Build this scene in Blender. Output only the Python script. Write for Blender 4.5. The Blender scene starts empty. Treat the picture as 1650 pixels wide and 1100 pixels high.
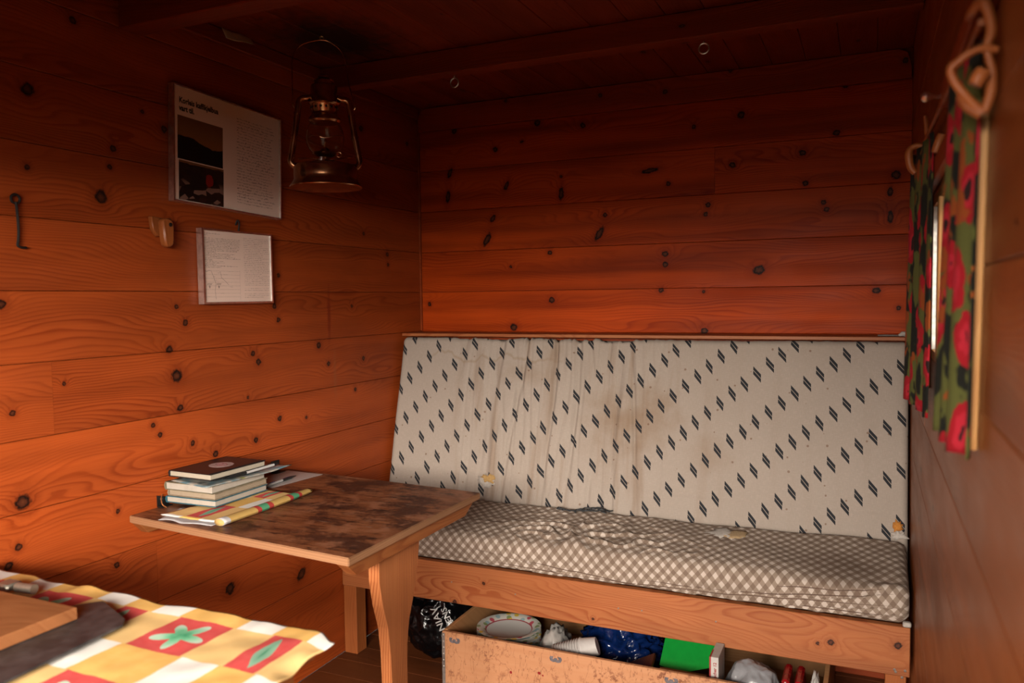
import bpy, bmesh, math, random
from math import sin, cos, pi, sqrt, radians, exp
from mathutils import Vector, Matrix, noise
from mathutils.bvhtree import BVHTree
random.seed(7)
SC = bpy.context.scene
COL = SC.collection

# ---------------------------------------------------------------- camera
cam_d = bpy.data.cameras.new('camera')
cam = bpy.data.objects.new('camera', cam_d)
COL.objects.link(cam)
SC.camera = cam
_v1 = Vector((580.0, -76.0, 1290.287)).normalized()       # image direction of +Y (right, down, forward)
_v2 = -Vector((-2875.0, -35.0, 1290.287)).normalized()    # image direction of +X
_v3 = _v2.cross(_v1)
right = Vector((_v2[0], _v1[0], _v3[0])); down = Vector((_v2[1], _v1[1], _v3[1])); fwd = Vector((_v2[2], _v1[2], _v3[2]))
M = Matrix((( right[0], -down[0], -fwd[0]), (right[1], -down[1], -fwd[1]), (right[2], -down[2], -fwd[2])))
cam.matrix_world = Matrix.Translation((1.88, 0, 1.38)) @ M.to_4x4()
cam_d.sensor_width = 36
cam_d.lens = 36 * 1290.29 / 1650
cam_d.clip_start = 0.02
cam_d.dof.use_dof = True
cam_d.dof.focus_distance = 2.75
cam_d.dof.aperture_fstop = 3.5

# ---------------------------------------------------------------- world, light, exposure
W = bpy.data.worlds.new('overcast_sky')
SC.world = W
W.use_nodes = True
wn = W.node_tree.nodes; wl = W.node_tree.links
wn.clear()
w_out = wn.new('ShaderNodeOutputWorld'); w_bg = wn.new('ShaderNodeBackground')
w_tc = wn.new('ShaderNodeTexCoord'); w_sep = wn.new('ShaderNodeSeparateXYZ'); w_rmp = wn.new('ShaderNodeValToRGB')
wl.new(w_tc.outputs['Generated'], w_sep.inputs[0]); wl.new(w_sep.outputs['Z'], w_rmp.inputs[0])
w_rmp.color_ramp.elements[0].position = 0.0; w_rmp.color_ramp.elements[0].color = (0.92, 0.84, 0.76, 1)
w_rmp.color_ramp.elements[1].position = 1.0; w_rmp.color_ramp.elements[1].color = (1.30, 1.22, 1.10, 1)
wl.new(w_rmp.outputs[0], w_bg.inputs['Color']); w_bg.inputs['Strength'].default_value = 12.0
wl.new(w_bg.outputs[0], w_out.inputs['Surface'])

def area(name, loc, direction, sx, sy, energy=0, portal=False, color=(1, 1, 1)):
    l = bpy.data.lights.new(name, 'AREA'); l.shape = 'RECTANGLE'; l.size = sx; l.size_y = sy
    l.energy = energy; l.color = color
    o = bpy.data.objects.new(name, l); COL.objects.link(o)
    o.location = loc; o.rotation_euler = Vector(direction).to_track_quat('-Z', 'Y').to_euler()
    if portal: l.cycles.is_portal = True
    return o
DOOR = (0.75, 1.95, 1.68)      # x0, x1, header height of the doorway behind the camera
area('doorway_portal', ((DOOR[0]+DOOR[1])/2, -0.37, DOOR[2]/2), (0, 1, 0), DOOR[1]-DOOR[0], DOOR[2], 1, True)
area('added_sky_panel', (2.9, -2.8, 2.02), (-.38, 1, -.15), 4.4, 0.85, 1500, False, (1.0, 0.90, 0.78))  # area lamp added outside the doorway, placed to light the lower walls
area('window_portal', (2.07, 1.575, 1.414), (-1, 0, 0), 0.36, 0.92, 1, True)

SC.view_settings.view_transform = 'Standard'
SC.view_settings.look = 'None'
SC.view_settings.gamma = 1
SC.view_settings.use_curve_mapping = False
SC.view_settings.exposure = 0.0
SC.cycles.adaptive_threshold = 0.03
SC.cycles.caustics_reflective = False
SC.cycles.caustics_refractive = False
SC.cycles.max_bounces = 8

# ---------------------------------------------------------------- node helper
ALB = 0.46        # overall scale on base colours, kept low to weaken bounce light
class N:
    def __init__(s, name):
        s.m = bpy.data.materials.new(name); s.m.use_nodes = True
        s.n = s.m.node_tree.nodes; s.l = s.m.node_tree.links
        s.b = s.n['Principled BSDF']; s.out = s.n['Material Output']
    def new(s, t): return s.n.new(t)
    def put(s, v, sock):
        if hasattr(v, 'is_output'): s.l.new(v, sock)
        elif v is not None: sock.default_value = v
    def ma(s, op, a, b=None, c=None, clamp=False):
        n = s.new('ShaderNodeMath'); n.operation = op; n.use_clamp = clamp
        s.put(a, n.inputs[0]); s.put(b, n.inputs[1]); s.put(c, n.inputs[2])
        return n.outputs[0]
    def vm(s, op, a, b=None, c=None):
        n = s.new('ShaderNodeVectorMath'); n.operation = op
        s.put(a, n.inputs[0]); s.put(b, n.inputs[1]); s.put(c, n.inputs[2])
        return n.outputs['Value'] if op in ('LENGTH', 'DOT_PRODUCT', 'DISTANCE') else n.outputs[0]
    def xyz(s, x, y, z=0.0):
        n = s.new('ShaderNodeCombineXYZ'); s.put(x, n.inputs[0]); s.put(y, n.inputs[1]); s.put(z, n.inputs[2]); return n.outputs[0]
    def sep(s, v):
        n = s.new('ShaderNodeSeparateXYZ'); s.put(v, n.inputs[0]); return n.outputs
    def noise(s, v, scale=1, detail=2, rough=0.5, col=False):
        n = s.new('ShaderNodeTexNoise'); s.put(v, n.inputs['Vector']); n.inputs['Scale'].default_value = scale
        n.inputs['Detail'].default_value = detail; n.inputs['Roughness'].default_value = rough
        return n.outputs['Color' if col else 'Fac']
    def vor(s, v, scale=1, rnd=1.0, feature='F1'):
        n = s.new('ShaderNodeTexVoronoi'); s.put(v, n.inputs['Vector']); n.inputs['Scale'].default_value = scale
        n.feature = feature; n.voronoi_dimensions = '2D'; n.inputs['Randomness'].default_value = rnd
        return n.outputs
    def ramp(s, f, stops, interp='LINEAR'):
        n = s.new('ShaderNodeValToRGB'); s.put(f, n.inputs[0]); cr = n.color_ramp; cr.interpolation = interp
        while len(cr.elements) < len(stops): cr.elements.new(0.5)
        for e, (p, c) in zip(cr.elements, stops):
            e.position = p; e.color = (c, c, c, 1) if not hasattr(c, '__len__') else (*c[:3], 1)
        return n.outputs[0]
    def mix(s, f, a, b, blend='MIX'):
        n = s.new('ShaderNodeMix'); n.data_type = 'RGBA'; n.blend_type = blend; n.clamp_factor = True
        s.put(f, n.inputs[0])
        for v, k in ((a, 6), (b, 7)):
            if isinstance(v, tuple): v = (*v[:3], 1)
            s.put(v, n.inputs[k])
        return n.outputs[2]
    def pos(s): return s.new('ShaderNodeNewGeometry').outputs['Position']
    def objc(s): return s.new('ShaderNodeTexCoord').outputs['Object']
    def uv(s): return s.new('ShaderNodeTexCoord').outputs['UV']
    def rnd(s): return s.new('ShaderNodeObjectInfo').outputs['Random']
    def bump(s, h, strength=0.3, dist=0.002):
        n = s.new('ShaderNodeBump'); n.inputs['Strength'].default_value = strength; n.inputs['Distance'].default_value = dist
        s.put(h, n.inputs['Height']); s.l.new(n.outputs[0], s.b.inputs['Normal'])
    def fin(s, color=None, rough=None, metal=None, spec=None, **k):
        if color is not None:
            K = 1.0 if (metal or k.get('Transmission_Weight')) else ALB
            if isinstance(color, tuple): s.b.inputs['Base Color'].default_value = (*[x*K for x in color[:3]], 1)
            else:
                g = s.new('ShaderNodeVectorMath'); g.operation = 'SCALE'; s.put(color, g.inputs[0]); g.inputs[3].default_value = K
                s.put(g.outputs[0], s.b.inputs['Base Color'])
        if rough is not None: s.put(rough, s.b.inputs['Roughness'])
        if metal is not None: s.put(metal, s.b.inputs['Metallic'])
        if spec is not None: s.put(spec, s.b.inputs['Specular IOR Level'])
        for a, v in k.items(): s.put(v, s.b.inputs[a.replace('_', ' ')])
        return s.m

def plain(name, c, rough=0.6, metal=0.0, var=0.12, scale=60, bump=0.15):
    m = N(name); f = m.noise(m.objc(), scale, 3)
    col = m.mix(m.ramp(f, [(0.35, 0), (0.65, 1)]), tuple(x*(1-var) for x in c), tuple(min(1, x*(1+var)) for x in c))
    if bump: m.bump(f, bump, 0.001)
    return m.fin(col, rough, metal)

AX = {'x': 0, 'y': 1, 'z': 2}
def wood(name, L, A, light=(0.64, 0.116, 0.020), dark=(0.30, 0.031, 0.003), knots=(), rndknots=0.0, streak=0.35,
         rings=100.0, swirl=30.0, rough=0.5, gain=1.0, stains=(), space='pos', knotsize=1.0, third=None, spec=0.2, grain=0.45, vary=0.22):
    m = N(name)
    P = m.sep(m.pos() if space == 'pos' else m.objc())
    l0, a0 = P[AX[L]], P[AX[A]]
    if third:                                                        # boards seen on more than one face
        a0 = m.ma('ADD', a0, m.ma('MULTIPLY', P[AX[third]], 0.83))
    r = m.rnd()
    l = m.ma('MULTIPLY_ADD', r, 37.0, l0); a = m.ma('MULTIPLY_ADD', r, 11.3, a0)
    P2 = m.xyz(l0, a0)
    PK = m.vm('MULTIPLY_ADD', m.noise(P2, 75, 2, .6, col=True), (0.012, 0.008, 0), m.vm('SUBTRACT', P2, (0.006, 0.004, 0)))
    kd = None
    for k in knots:
        kx, ky, ks = k[0], k[1], k[2]*0.0098*knotsize
        if len(k) > 3:                                               # long slanting knot: angle, aspect
            mp = m.new('ShaderNodeMapping'); mp.vector_type = 'TEXTURE'; m.put(PK, mp.inputs[0])
            mp.inputs[1].default_value = (kx, ky, 0); mp.inputs[2].default_value = (0, 0, k[3]); mp.inputs[3].default_value = (ks*k[4], ks, 1)
            v = mp.outputs[0]
        else:
            v = m.vm('MULTIPLY_ADD', PK, (1/ks, 1/(ks*0.95), 0), (-kx/ks, -ky/(ks*0.95), 0))
        d = m.vm('LENGTH', v)
        kd = d if kd is None else m.ma('MINIMUM', kd, d)
    if rndknots > 0:
        v = m.vor(m.xyz(m.ma('MULTIPLY', l, 2.6), m.ma('MULTIPLY', a, 5.2)), 1.0)
        c = m.sep(v['Color'])
        rad = m.ma('MULTIPLY_ADD', c[0], 0.075, -0.075*(1-rndknots)); rad = m.ma('MAXIMUM', rad, 0.0006)
        d = m.ma('DIVIDE', v['Distance'], rad)
        kd = d if kd is None else m.ma('MINIMUM', kd, d)
    wob = m.noise(m.xyz(l0, a0), 90, 2)
    if kd is None: kd = m.ma('ADD', 9.0, 0.0)
    kdw = m.ma('MULTIPLY_ADD', wob, 0.7, m.ma('SUBTRACT', kd, 0.35))
    pull = m.ma('EXPONENT', m.ma('MULTIPLY', kd, -0.5))
    n1 = m.noise(m.xyz(m.ma('MULTIPLY', l, 0.9), m.ma('MULTIPLY', a, 5.0)), 1.0, 2.5, 0.45)
    F = m.ma('MULTIPLY_ADD', a, rings, m.ma('MULTIPLY', n1, swirl)); F = m.ma('MULTIPLY_ADD', pull, 4.5, F)
    fr = m.ma('FRACT', F)
    ring = m.ramp(fr, [(0.0, 0.25), (0.12, 0.0), (0.55, 0.22), (0.86, 1.0), (0.97, 0.8), (1.0, 0.25)])
    vis = m.noise(m.xyz(m.ma('MULTIPLY', l, 1.3), m.ma('MULTIPLY', a, 7)), 1.0, 1)
    ring = m.ma('MULTIPLY', ring, m.ramp(vis, [(0.33, 0.25), (0.68, 1.0)]))
    fib = m.noise(m.xyz(m.ma('MULTIPLY', l, 5), m.ma('MULTIPLY', a, 260)), 1.0, 2)
    fac = m.ma('MULTIPLY_ADD', ring, grain*1.5, m.ma('MULTIPLY_ADD', fib, 0.5, -0.22), clamp=True)
    col = m.mix(fac, light, dark)
    st = m.noise(m.xyz(m.ma('MULTIPLY', l, 0.8), m.ma('MULTIPLY', a, 13)), 1.0, 2)
    st = m.ramp(st, [(0.42, 0), (0.72, 1)])
    col = m.mix(m.ma('MULTIPLY', st, streak), col, tuple(x*0.42 for x in dark))
    pt = m.noise(m.xyz(m.ma('MULTIPLY', l, 2.2), m.ma('MULTIPLY', a, 5)), 1.0, 3, .6)
    g = m.ma('ADD', m.ma('MULTIPLY_ADD', r, vary, gain - vary/2 - .30), m.ma('MULTIPLY', pt, .60))
    gm = m.new('ShaderNodeVectorMath'); gm.operation = 'SCALE'; m.put(col, gm.inputs[0]); m.put(g, gm.inputs[3]); col = gm.outputs[0]
    # pale flare and dark core of the knots
    halo = m.ramp(m.ma('DIVIDE', kdw, 8.0), [(0.0, 1.0), (0.16, 0.75), (0.36, 0.0)])
    col = m.mix(m.ma('MULTIPLY', halo, 0.5), col, tuple(x*0.75 for x in dark))
    core = m.ramp(m.ma('DIVIDE', kdw, 2.0), [(0.0, (0.17, 0.045, 0.016)), (0.22, (0.11, 0.026, 0.010)), (0.40, (0.008, 0.003, 0.002)), (0.58, (0.03, 0.008, 0.003))])
    cm = m.ramp(m.ma('DIVIDE', kdw, 2.0), [(0.42, 1.0), (0.62, 0.0)])
    col = m.mix(cm, col, core)
    for (sx, sy, rx, ry, c, k) in stains:
        d = m.vm('LENGTH', m.vm('MULTIPLY_ADD', P2, (1/rx, 1/ry, 0), (-sx/rx, -sy/ry, 0)))
        d = m.ma('MULTIPLY_ADD', m.noise(P2, 30, 3), 0.9, m.ma('SUBTRACT', d, 0.45))
        col = m.mix(m.ma('MULTIPLY', m.ramp(d, [(0.35, 1), (1.0, 0)]), k), col, c)
    h = m.ma('MULTIPLY_ADD', ring, -0.6, m.ma('MULTIPLY', fib, 0.5)); h = m.ma('MULTIPLY_ADD', pull, 0.9, h)
    m.bump(h, 0.35, 0.0012)
    rr = m.ma('MULTIPLY_ADD', m.noise(m.xyz(l, m.ma('MULTIPLY', a, 3)), 4, 3), 0.3, rough-0.15)
    return m.fin(col, rr, spec=spec)

# ---------------------------------------------------------------- mesh helpers
def wloc(o):
    v = Vector((0, 0, 0))
    while o is not None: v = v + o.location; o = o.parent
    return v
def tag(o, label=None, cat=None, group=None, kind=None):
    for k, v in (('label', label), ('category', cat), ('group', group), ('kind', kind)):
        if v: o[k] = v
    return o
def empty(name, loc, label=None, cat=None, group=None, kind=None):
    o = bpy.data.objects.new(name, None); o.empty_display_size = 0.05; COL.objects.link(o); o.location = loc
    return tag(o, label, cat, group, kind)
def thing(name, loc, label, cat, group=None): return empty(name, loc, label, cat, group)
def link(name, verts, faces, mat, parent=None, smooth=False, uvs=None, mats=None, mi=None, base=None):
    """verts in world coordinates"""
    me = bpy.data.meshes.new(name)
    if parent is not None: off = wloc(parent)
    elif base is not None: off = Vector(base)
    else:
        zs = min(v[2] for v in verts); off = Vector((sum(v[0] for v in verts)/len(verts), sum(v[1] for v in verts)/len(verts), zs))
    me.from_pydata([tuple(Vector(v)-off) for v in verts], [], faces)
    if uvs is not None:
        u = me.uv_layers.new(name='uv')
        flat = [0.0]*(2*len(me.loops))
        for i, lp in enumerate(me.loops): flat[2*i], flat[2*i+1] = uvs[lp.vertex_index]
        u.data.foreach_set('uv', flat)
    for mm in (mats or [mat]): me.materials.append(mm)
    if mi: me.polygons.foreach_set('material_index', mi)
    if smooth: me.polygons.foreach_set('use_smooth', [True]*len(me.polygons))
    me.update()
    o = bpy.data.objects.new(name, me); COL.objects.link(o)
    if parent is not None: o.parent = parent
    else: o.location = off
    return o
class B:
    """collects shapes in world coordinates"""
    def __init__(s): s.v = []; s.f = []; s.sm = []
    def add(s, v, f, T=None):
        k = len(s.v); s.v += [tuple(T @ Vector(p)) if T is not None else tuple(p) for p in v]; s.f += [tuple(i+k for i in q) for q in f]
        return s
    def box(s, x0, y0, z0, x1, y1, z1, c=0.0, T=None):
        bm = bmesh.new(); bmesh.ops.create_cube(bm, size=1)
        for v in bm.verts: v.co = Vector((x0 if v.co.x < 0 else x1, y0 if v.co.y < 0 else y1, z0 if v.co.z < 0 else z1))
        if c > 0: bmesh.ops.bevel(bm, geom=bm.edges[:], offset=c, segments=1, affect='EDGES', profile=0.5)
        s.bm(bm, T); return s
    def bm(s, bm, T=None):
        bm.normal_update(); bm.verts.ensure_lookup_table()
        s.add([v.co[:] for v in bm.verts], [[v.index for v in f.verts] for f in bm.faces], T); bm.free(); return s
    def prism(s, pts, vec, c=0.0, T=None):
        """closed outline extruded by vec"""
        bm = bmesh.new(); vs = [bm.verts.new(p) for p in pts]; f = bm.faces.new(vs)
        r = bmesh.ops.extrude_face_region(bm, geom=[f]); bmesh.ops.translate(bm, verts=[e for e in r['geom'] if isinstance(e, bmesh.types.BMVert)], vec=vec)
        bmesh.ops.recalc_face_normals(bm, faces=bm.faces[:])
        if c > 0: bmesh.ops.bevel(bm, geom=[e for e in bm.edges], offset=c, segments=1, affect='EDGES')
        for i, v in enumerate(bm.verts): v.index = i
        s.bm(bm, T); return s
    def tube(s, pts, r, n=10, closed=False, cap=True, T=None):
        pts = [Vector(p) for p in pts]; m = len(pts); rs = r if hasattr(r, '__len__') else [r]*m
        v = []; f = []; up = None
        for i, p in enumerate(pts):
            a = pts[(i-1) % m] if (closed or i > 0) else p; b = pts[(i+1) % m] if (closed or i < m-1) else p
            t = (b-a).normalized()
            if up is None:
                up = Vector((0, 0, 1)) if abs(t.z) < 0.9 else Vector((1, 0, 0))
            x = (up - t*up.dot(t)).normalized(); up = x; y = t.cross(x)
            for k in range(n):
                an = 2*pi*k/n; v.append(tuple(p + (x*cos(an)+y*sin(an))*rs[i]))
        for i in range(m if closed else m-1):
            j = (i+1) % m
            for k in range(n): f.append((i*n+k, i*n+(k+1) % n, j*n+(k+1) % n, j*n+k))
        if cap and not closed: f.append(tuple(range(n))[::-1]); f.append(tuple((m-1)*n+k for k in range(n)))
        s.add(v, f, T); return s
    def lathe(s, prof, c, n=40, T=None):
        v = []; f = []
        for (r, z) in prof:
            for k in range(n): v.append((c[0]+r*cos(2*pi*k/n), c[1]+r*sin(2*pi*k/n), c[2]+z))
        for i in range(len(prof)-1):
            for k in range(n): f.append((i*n+k, i*n+(k+1) % n, (i+1)*n+(k+1) % n, (i+1)*n+k))
        if prof[0][0] > 1e-5: f.append(tuple(range(n))[::-1])
        if prof[-1][0] > 1e-5: f.append(tuple((len(prof)-1)*n+k for k in range(n)))
        s.add(v, f, T); return s
    def out(s, name, mat, parent=None, smooth=False, base=None, T=None):
        v = s.v if T is None else [tuple(T @ Vector(p)) for p in s.v]
        o = link(name, v, s.f, mat, parent, smooth, base=base)
        if smooth: shade(o)
        return o
def shade(o, ang=40):
    me = o.data
    bm = bmesh.new(); bm.from_mesh(me)
    for e in bm.edges: e.smooth = not (len(e.link_faces) == 2 and e.calc_face_angle(0) > radians(ang))
    bm.to_mesh(me); bm.free()
    me.polygons.foreach_set('use_smooth', [True]*len(me.polygons)); me.update()
def catmull(pts, k=6):
    pts = [Vector(p) for p in pts]; out = []
    P = [pts[0]*2-pts[1]] + pts + [pts[-1]*2-pts[-2]]
    for i in range(1, len(P)-2):
        for j in range(k):
            t = j/k; a, b, c, d = P[i-1], P[i], P[i+1], P[i+2]
            out.append(0.5*((2*b)+(c-a)*t+(2*a-5*b+4*c-d)*t*t+(3*b-a-3*c+d)*t**3))
    out.append(pts[-1]); return out
def screw(parent, c, nrm, r, mat, name='screw'):
    n = Vector(nrm).normalized(); q = n.to_track_quat('Z', 'Y').to_matrix().to_4x4()
    b = B(); b.lathe([(r, 0), (r*0.95, r*0.25), (r*0.55, r*0.42), (r*0.5, r*0.2), (0.0001, r*0.2)], (0, 0, 0), 10)
    return b.out(name, mat, parent, True, T=Matrix.Translation(c) @ q)
def text_mesh(body, size, bold=0.0, shear=0.0):
    c = bpy.data.curves.new('lettering', 'FONT'); c.body = body; c.size = size; c.offset = bold; c.shear = shear; c.resolution_u = 2
    o = bpy.data.objects.new('lettering', c); COL.objects.link(o)
    bpy.context.view_layer.update()
    me = bpy.data.meshes.new_from_object(o)
    v = [x.co.copy() for x in me.vertices]; f = [tuple(p.vertices) for p in me.polygons]
    bpy.data.objects.remove(o); bpy.data.meshes.remove(me); bpy.data.curves.remove(c)
    return v, f
def ground_noise(p, s, seed=0): return noise.noise(Vector((p[0]*s+seed, p[1]*s+seed*1.7, p[2]*s-seed)))

# ---------------------------------------------------------------- knots read off the boards (metres along, metres up, size)
LW = [(1.455,2.107,1),(1.324,1.902,1.6),(1.736,1.883,1),(1.661,1.917,.6),(1.561,1.799,.9),(1.315,1.714,.8),(1.549,1.747,.7),(1.518,1.664,1.8),(1.746,1.615,1),(2.728,2.069,1.2),(3.077,2.066,.9),(2.9,1.573,1),(2.73,1.65,.7),(1.236,1.381,1.2),(1.759,1.368,.7),(1.792,1.319,1),(1.728,1.243,1.1),(1.752,1.163,1.9),(1.762,1.066,1.1),(1.39,1.176,.5),(1.661,1.029,.8),(1.684,.998,.8),(1.805,.952,.9),(1.897,.903,1.1),(1.267,.899,1.9),(2.199,.972,1),(2.079,.916,1),(2.343,.956,.6),(2.425,1.215,1.2),(2.076,1.208,1),(2.101,1.177,1.1),(2.482,1.141,.9),(2.711,1.145,.9),(2.65,1.025,.8),(2.206,1.316,.9),(2.186,1.364,1),(2.212,1.471,.8),(2.638,1.358,.6),(2.905,1.53,.8),(1.251,.793,.9),(1.533,.811,.7),(1.94,.456,1.9),(2.292,.389,1.7,.6,1.5),(1.522,.664,.9),(1.226,.754,1),(1.251,1.12,.8),(2.047,1.064,.5)]
BW = [(.185,2.121,1),(.583,2.119,1.2),(.785,2.089,1),(.385,2.025,1),(.511,2.048,.6),(.16,1.94,.8,1.2,2.4),(.149,1.837,.9,1.4,2.6),(.436,1.867,.8,1.1,2.2),(.687,1.886,.6),(.687,1.816,.9,1.5,2.6),(1.065,1.883,.8,.15,3.6),(1.14,1.826,.8),(1.387,1.88,1),(1.64,1.905,1),(1.651,1.793,.9),(1.954,1.801,1.4),(1.419,2.066,1.2),(1.756,1.967,1),(1.24,2.039,.7),(1.784,2.132,.7),(.369,1.729,.9,.9,1.7),(.34,1.639,1.1,1.0,2.5),(.879,1.718,.8),(.854,1.643,1.1,1.0,2.5),(1.296,1.734,.9),(1.286,1.699,.8),(1.714,1.719,.8),(1.725,1.693,.8),(1.936,1.745,.7,1.5,2),(1.937,1.655,.8,1.5,2.4),(.634,1.572,.9),(1.127,1.55,1.1),(1.127,1.508,1),(1.487,1.477,1.4,.3,1.4),(.641,1.372,1.1),(.044,1.359,.8),(1.11,1.407,.9),(1.279,1.398,.6),(1.894,1.393,1.1),(1.967,1.33,.7),(.463,1.256,1.4),(1.282,1.244,1.1),(.452,1.517,.6)]
ZS = [0.0, 0.157, 0.335, 0.513, 0.692, 0.873, 1.050, 1.236, 1.413, 1.592, 1.774, 1.954, 2.132, 2.30]
def rows(name, L, knots, **k):                                      # one material per row of boards, holding only its own knots
    return [wood(name, L, 'z', knots=[q for q in knots if a-.05 < q[1] < b+.05], **k) for a, b in zip(ZS, ZS[1:])]
M_left = rows('pine_boards_left', 'y', LW, stains=[(2.49, 1.33, .014, .12, (.25, .02, .004), .75), (2.52, 1.1, .012, .12, (.45, .12, .04), .5)])
M_back = rows('pine_boards_back', 'x', BW, light=(0.68, 0.086, 0.007), dark=(0.34, 0.024, 0.002), streak=0.65, spec=.07, knotsize=1.15)
M_right = wood('pine_boards_right', 'y', 'z', light=(0.48, 0.130, 0.028), dark=(0.31, 0.06, 0.010), rndknots=0.55, rough=0.38)
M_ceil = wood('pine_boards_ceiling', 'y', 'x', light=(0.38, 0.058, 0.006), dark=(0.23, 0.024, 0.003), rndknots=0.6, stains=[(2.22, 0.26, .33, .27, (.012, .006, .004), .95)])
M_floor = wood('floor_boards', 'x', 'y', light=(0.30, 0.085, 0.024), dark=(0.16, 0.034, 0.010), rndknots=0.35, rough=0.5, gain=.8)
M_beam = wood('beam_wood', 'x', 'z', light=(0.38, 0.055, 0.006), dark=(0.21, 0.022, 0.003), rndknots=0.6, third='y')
M_trim = wood('trim_wood', 'x', 'z', light=(0.50, 0.066, 0.007), dark=(0.30, 0.028, 0.003), third='y',
              knots=[(.867, 2.181+2.63, .9), (1.133, 2.166+2.63, .9), (.447, 2.207+2.63, .7), (1.382, 2.217+2.63, .7), (1.978, 2.177+2.63, 1)])
M_trimy = wood('trim_wood_lengthwise', 'y', 'z', light=(0.45, 0.070, 0.009), dark=(0.27, 0.030, 0.004), third='x')
M_rail = wood('bench_wood', 'x', 'z', light=(0.62, 0.21, 0.072), dark=(0.42, 0.090, 0.024), third=None, rings=80, swirl=38, streak=0.3, grain=.6,
              knots=[(1.96, .361, 1.1), (1.779, .339, .9), (1.742, .33, .5), (.5, .275, .8), (.62, .36, .6), (1.03, .295, .4)])
M_post = wood('post_wood', 'z', 'x', light=(0.58, 0.17, 0.045), dark=(0.38, 0.075, 0.017), third='y', rings=140)
M_leg = wood('table_leg_wood', 'z', 'y', light=(0.72, 0.26, 0.090), dark=(0.30, 0.060, 0.013), rings=130, swirl=10, third='x', streak=.4, rough=.5, grain=.9)
M_batten = wood('batten_wood', 'y', 'z', light=(0.50, 0.17, 0.05), dark=(0.30, 0.07, 0.018), rings=80, third='x', streak=.3)
M_casing = wood('casing_wood', 'z', 'y', light=(1.1, 0.56, 0.20), dark=(0.9, 0.40, 0.13), rings=40, third='x', streak=.1)
M_crate = wood('crate_wood', 'x', 'z', light=(0.66, 0.33, 0.14), dark=(0.52, 0.22, 0.08), rings=16, streak=.1, third='y', rough=.6)
M_edge = wood('worn_table_edge', 'y', 'z', light=(0.48, 0.24, 0.12), dark=(0.22, 0.09, 0.04), rings=90, third=None, streak=.6, rough=.6)
M_hookw = wood('branch_wood', 'z', 'y', light=(0.58, 0.17, 0.045), dark=(0.36, 0.08, 0.02), rings=60, third='x', space='obj', rough=.4)
M_steel = plain('dull_steel', (0.45, 0.43, 0.40), 0.35, 1.0)
M_nail = plain('grey_nail_heads', (0.16, 0.13, 0.11), 0.6, 0.5)
M_dark = plain('black_iron', (0.035, 0.03, 0.028), 0.45, 0.8)
M_alu = plain('pale_aluminium', (0.88, 0.82, 0.76), 0.3, 1.0, bump=0)

# ================================================================ ROOM
XR, YB, ZC, YF = 2.002, 3.173, 2.235, -0.35
ZS = [0.0, 0.157, 0.335, 0.513, 0.692, 0.873, 1.050, 1.236, 1.413, 1.592, 1.774, 1.954, 2.132, 2.30]
T = 0.014
def plank(parent, mat, frame, l0, l1, a0, a1, t=T, jit=0.0006):
    """one board; frame maps (along, across, out) to the world, front face at out = 0"""
    g = 0.0006; c = 0.0016; j = random.uniform(-jit, jit)
    l0 += g*0.6; l1 -= g*0.6; a0 += g; a1 -= g
    prof = [(a0, -t), (a1, -t), (a1, -c+j), (a1-c, j), (a0+c, j), (a0, -c+j)]
    v = [frame(l0, a, o) for a, o in prof] + [frame(l1, a, o) for a, o in prof]
    f = [(0, 1, 2, 3, 4, 5), (11, 10, 9, 8, 7, 6)] + [(i, i+6, (i+1) % 6+6, (i+1) % 6) for i in range(6)]
    return link('plank', v, f, mat, parent)
def room_wall(name, box, dark):
    b = B(); b.box(*box); return tag(b.out(name, dark, base=(box[0], box[1], box[2])), kind='structure')
M_backing = plain('dark_gap', (0.03, 0.014, 0.008), 0.9)
wall_left = room_wall('wall_left', (-0.06, YF-0.06, 0, -T, YB+0.06, 2.30), M_backing)
joints = {6: [1.357], 3: [1.657], 9: [0.9], 11: [0.55], 1: [1.1], 7: [0.35], 4: [0.4]}
for i in range(13):
    cuts = [YF] + joints.get(i, []) + [YB]
    for u, w in zip(cuts, cuts[1:]):
        plank(wall_left, M_left[i], lambda l, a, o: (o, l, a), u, w, ZS[i], ZS[i+1])
wall_back = room_wall('wall_back', (-0.06, YB+T, 0, XR+0.08, YB+0.06, 2.30), M_backing)
for i in range(13):
    cuts = [0.0] + ({10: [1.321], 5: [0.9], 3: [1.2], 12: [0.7]}.get(i, [])) + [XR]
    for u, w in zip(cuts, cuts[1:]):
        plank(wall_back, M_back[i], lambda l, a, o: (l, YB-o, a), u, w, ZS[i], ZS[i+1])
# right wall with the window hole y 1.12..2.03, z 1.236..1.592
WY0, WY1, WZ0, WZ1 = 1.12, 2.03, 1.236, 1.592
wall_right = empty('wall_right', (XR, 0, 0), kind='structure')
bk = B()
for (y0, z0, y1, z1) in ((YF-.06, 0, YB+.06, WZ0), (YF-.06, WZ1, YB+.06, 2.30), (YF-.06, WZ0, WY0, WZ1), (WY1, WZ0, YB+.06, WZ1)):
    bk.box(XR+T, y0, z0, XR+0.06, y1, z1)
bk.out('wall_core', M_backing, wall_right)
for i in range(13):
    cuts = [YF] + {7: [], 8: [], 5: [0.78], 4: [1.9], 10: [1.2], 3: [1.1], 6: [2.2]}.get(i, []) + [YB]
    if i in (7, 8): segs = [(YF, WY0), (WY1, YB)]
    else: segs = list(zip(cuts, cuts[1:]))
    for u, w in segs:
        plank(wall_right, M_right, lambda l, a, o: (XR-o, l, a), u, w, ZS[i], ZS[i+1])
wall_front = empty('wall_front', (1, YF, 0), kind='structure')
fb = B()
for (x0, z0, x1, z1) in ((-.06, 0, DOOR[0], 2.30), (DOOR[1], 0, XR+.08, 2.30), (DOOR[0], DOOR[2], DOOR[1], 2.30)):
    fb.box(x0, YF-0.05, z0, x1, YF, z1)
fb.out('wall_panel', wood('front_wall_wood', 'x', 'z', rndknots=.5), wall_front)
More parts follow.
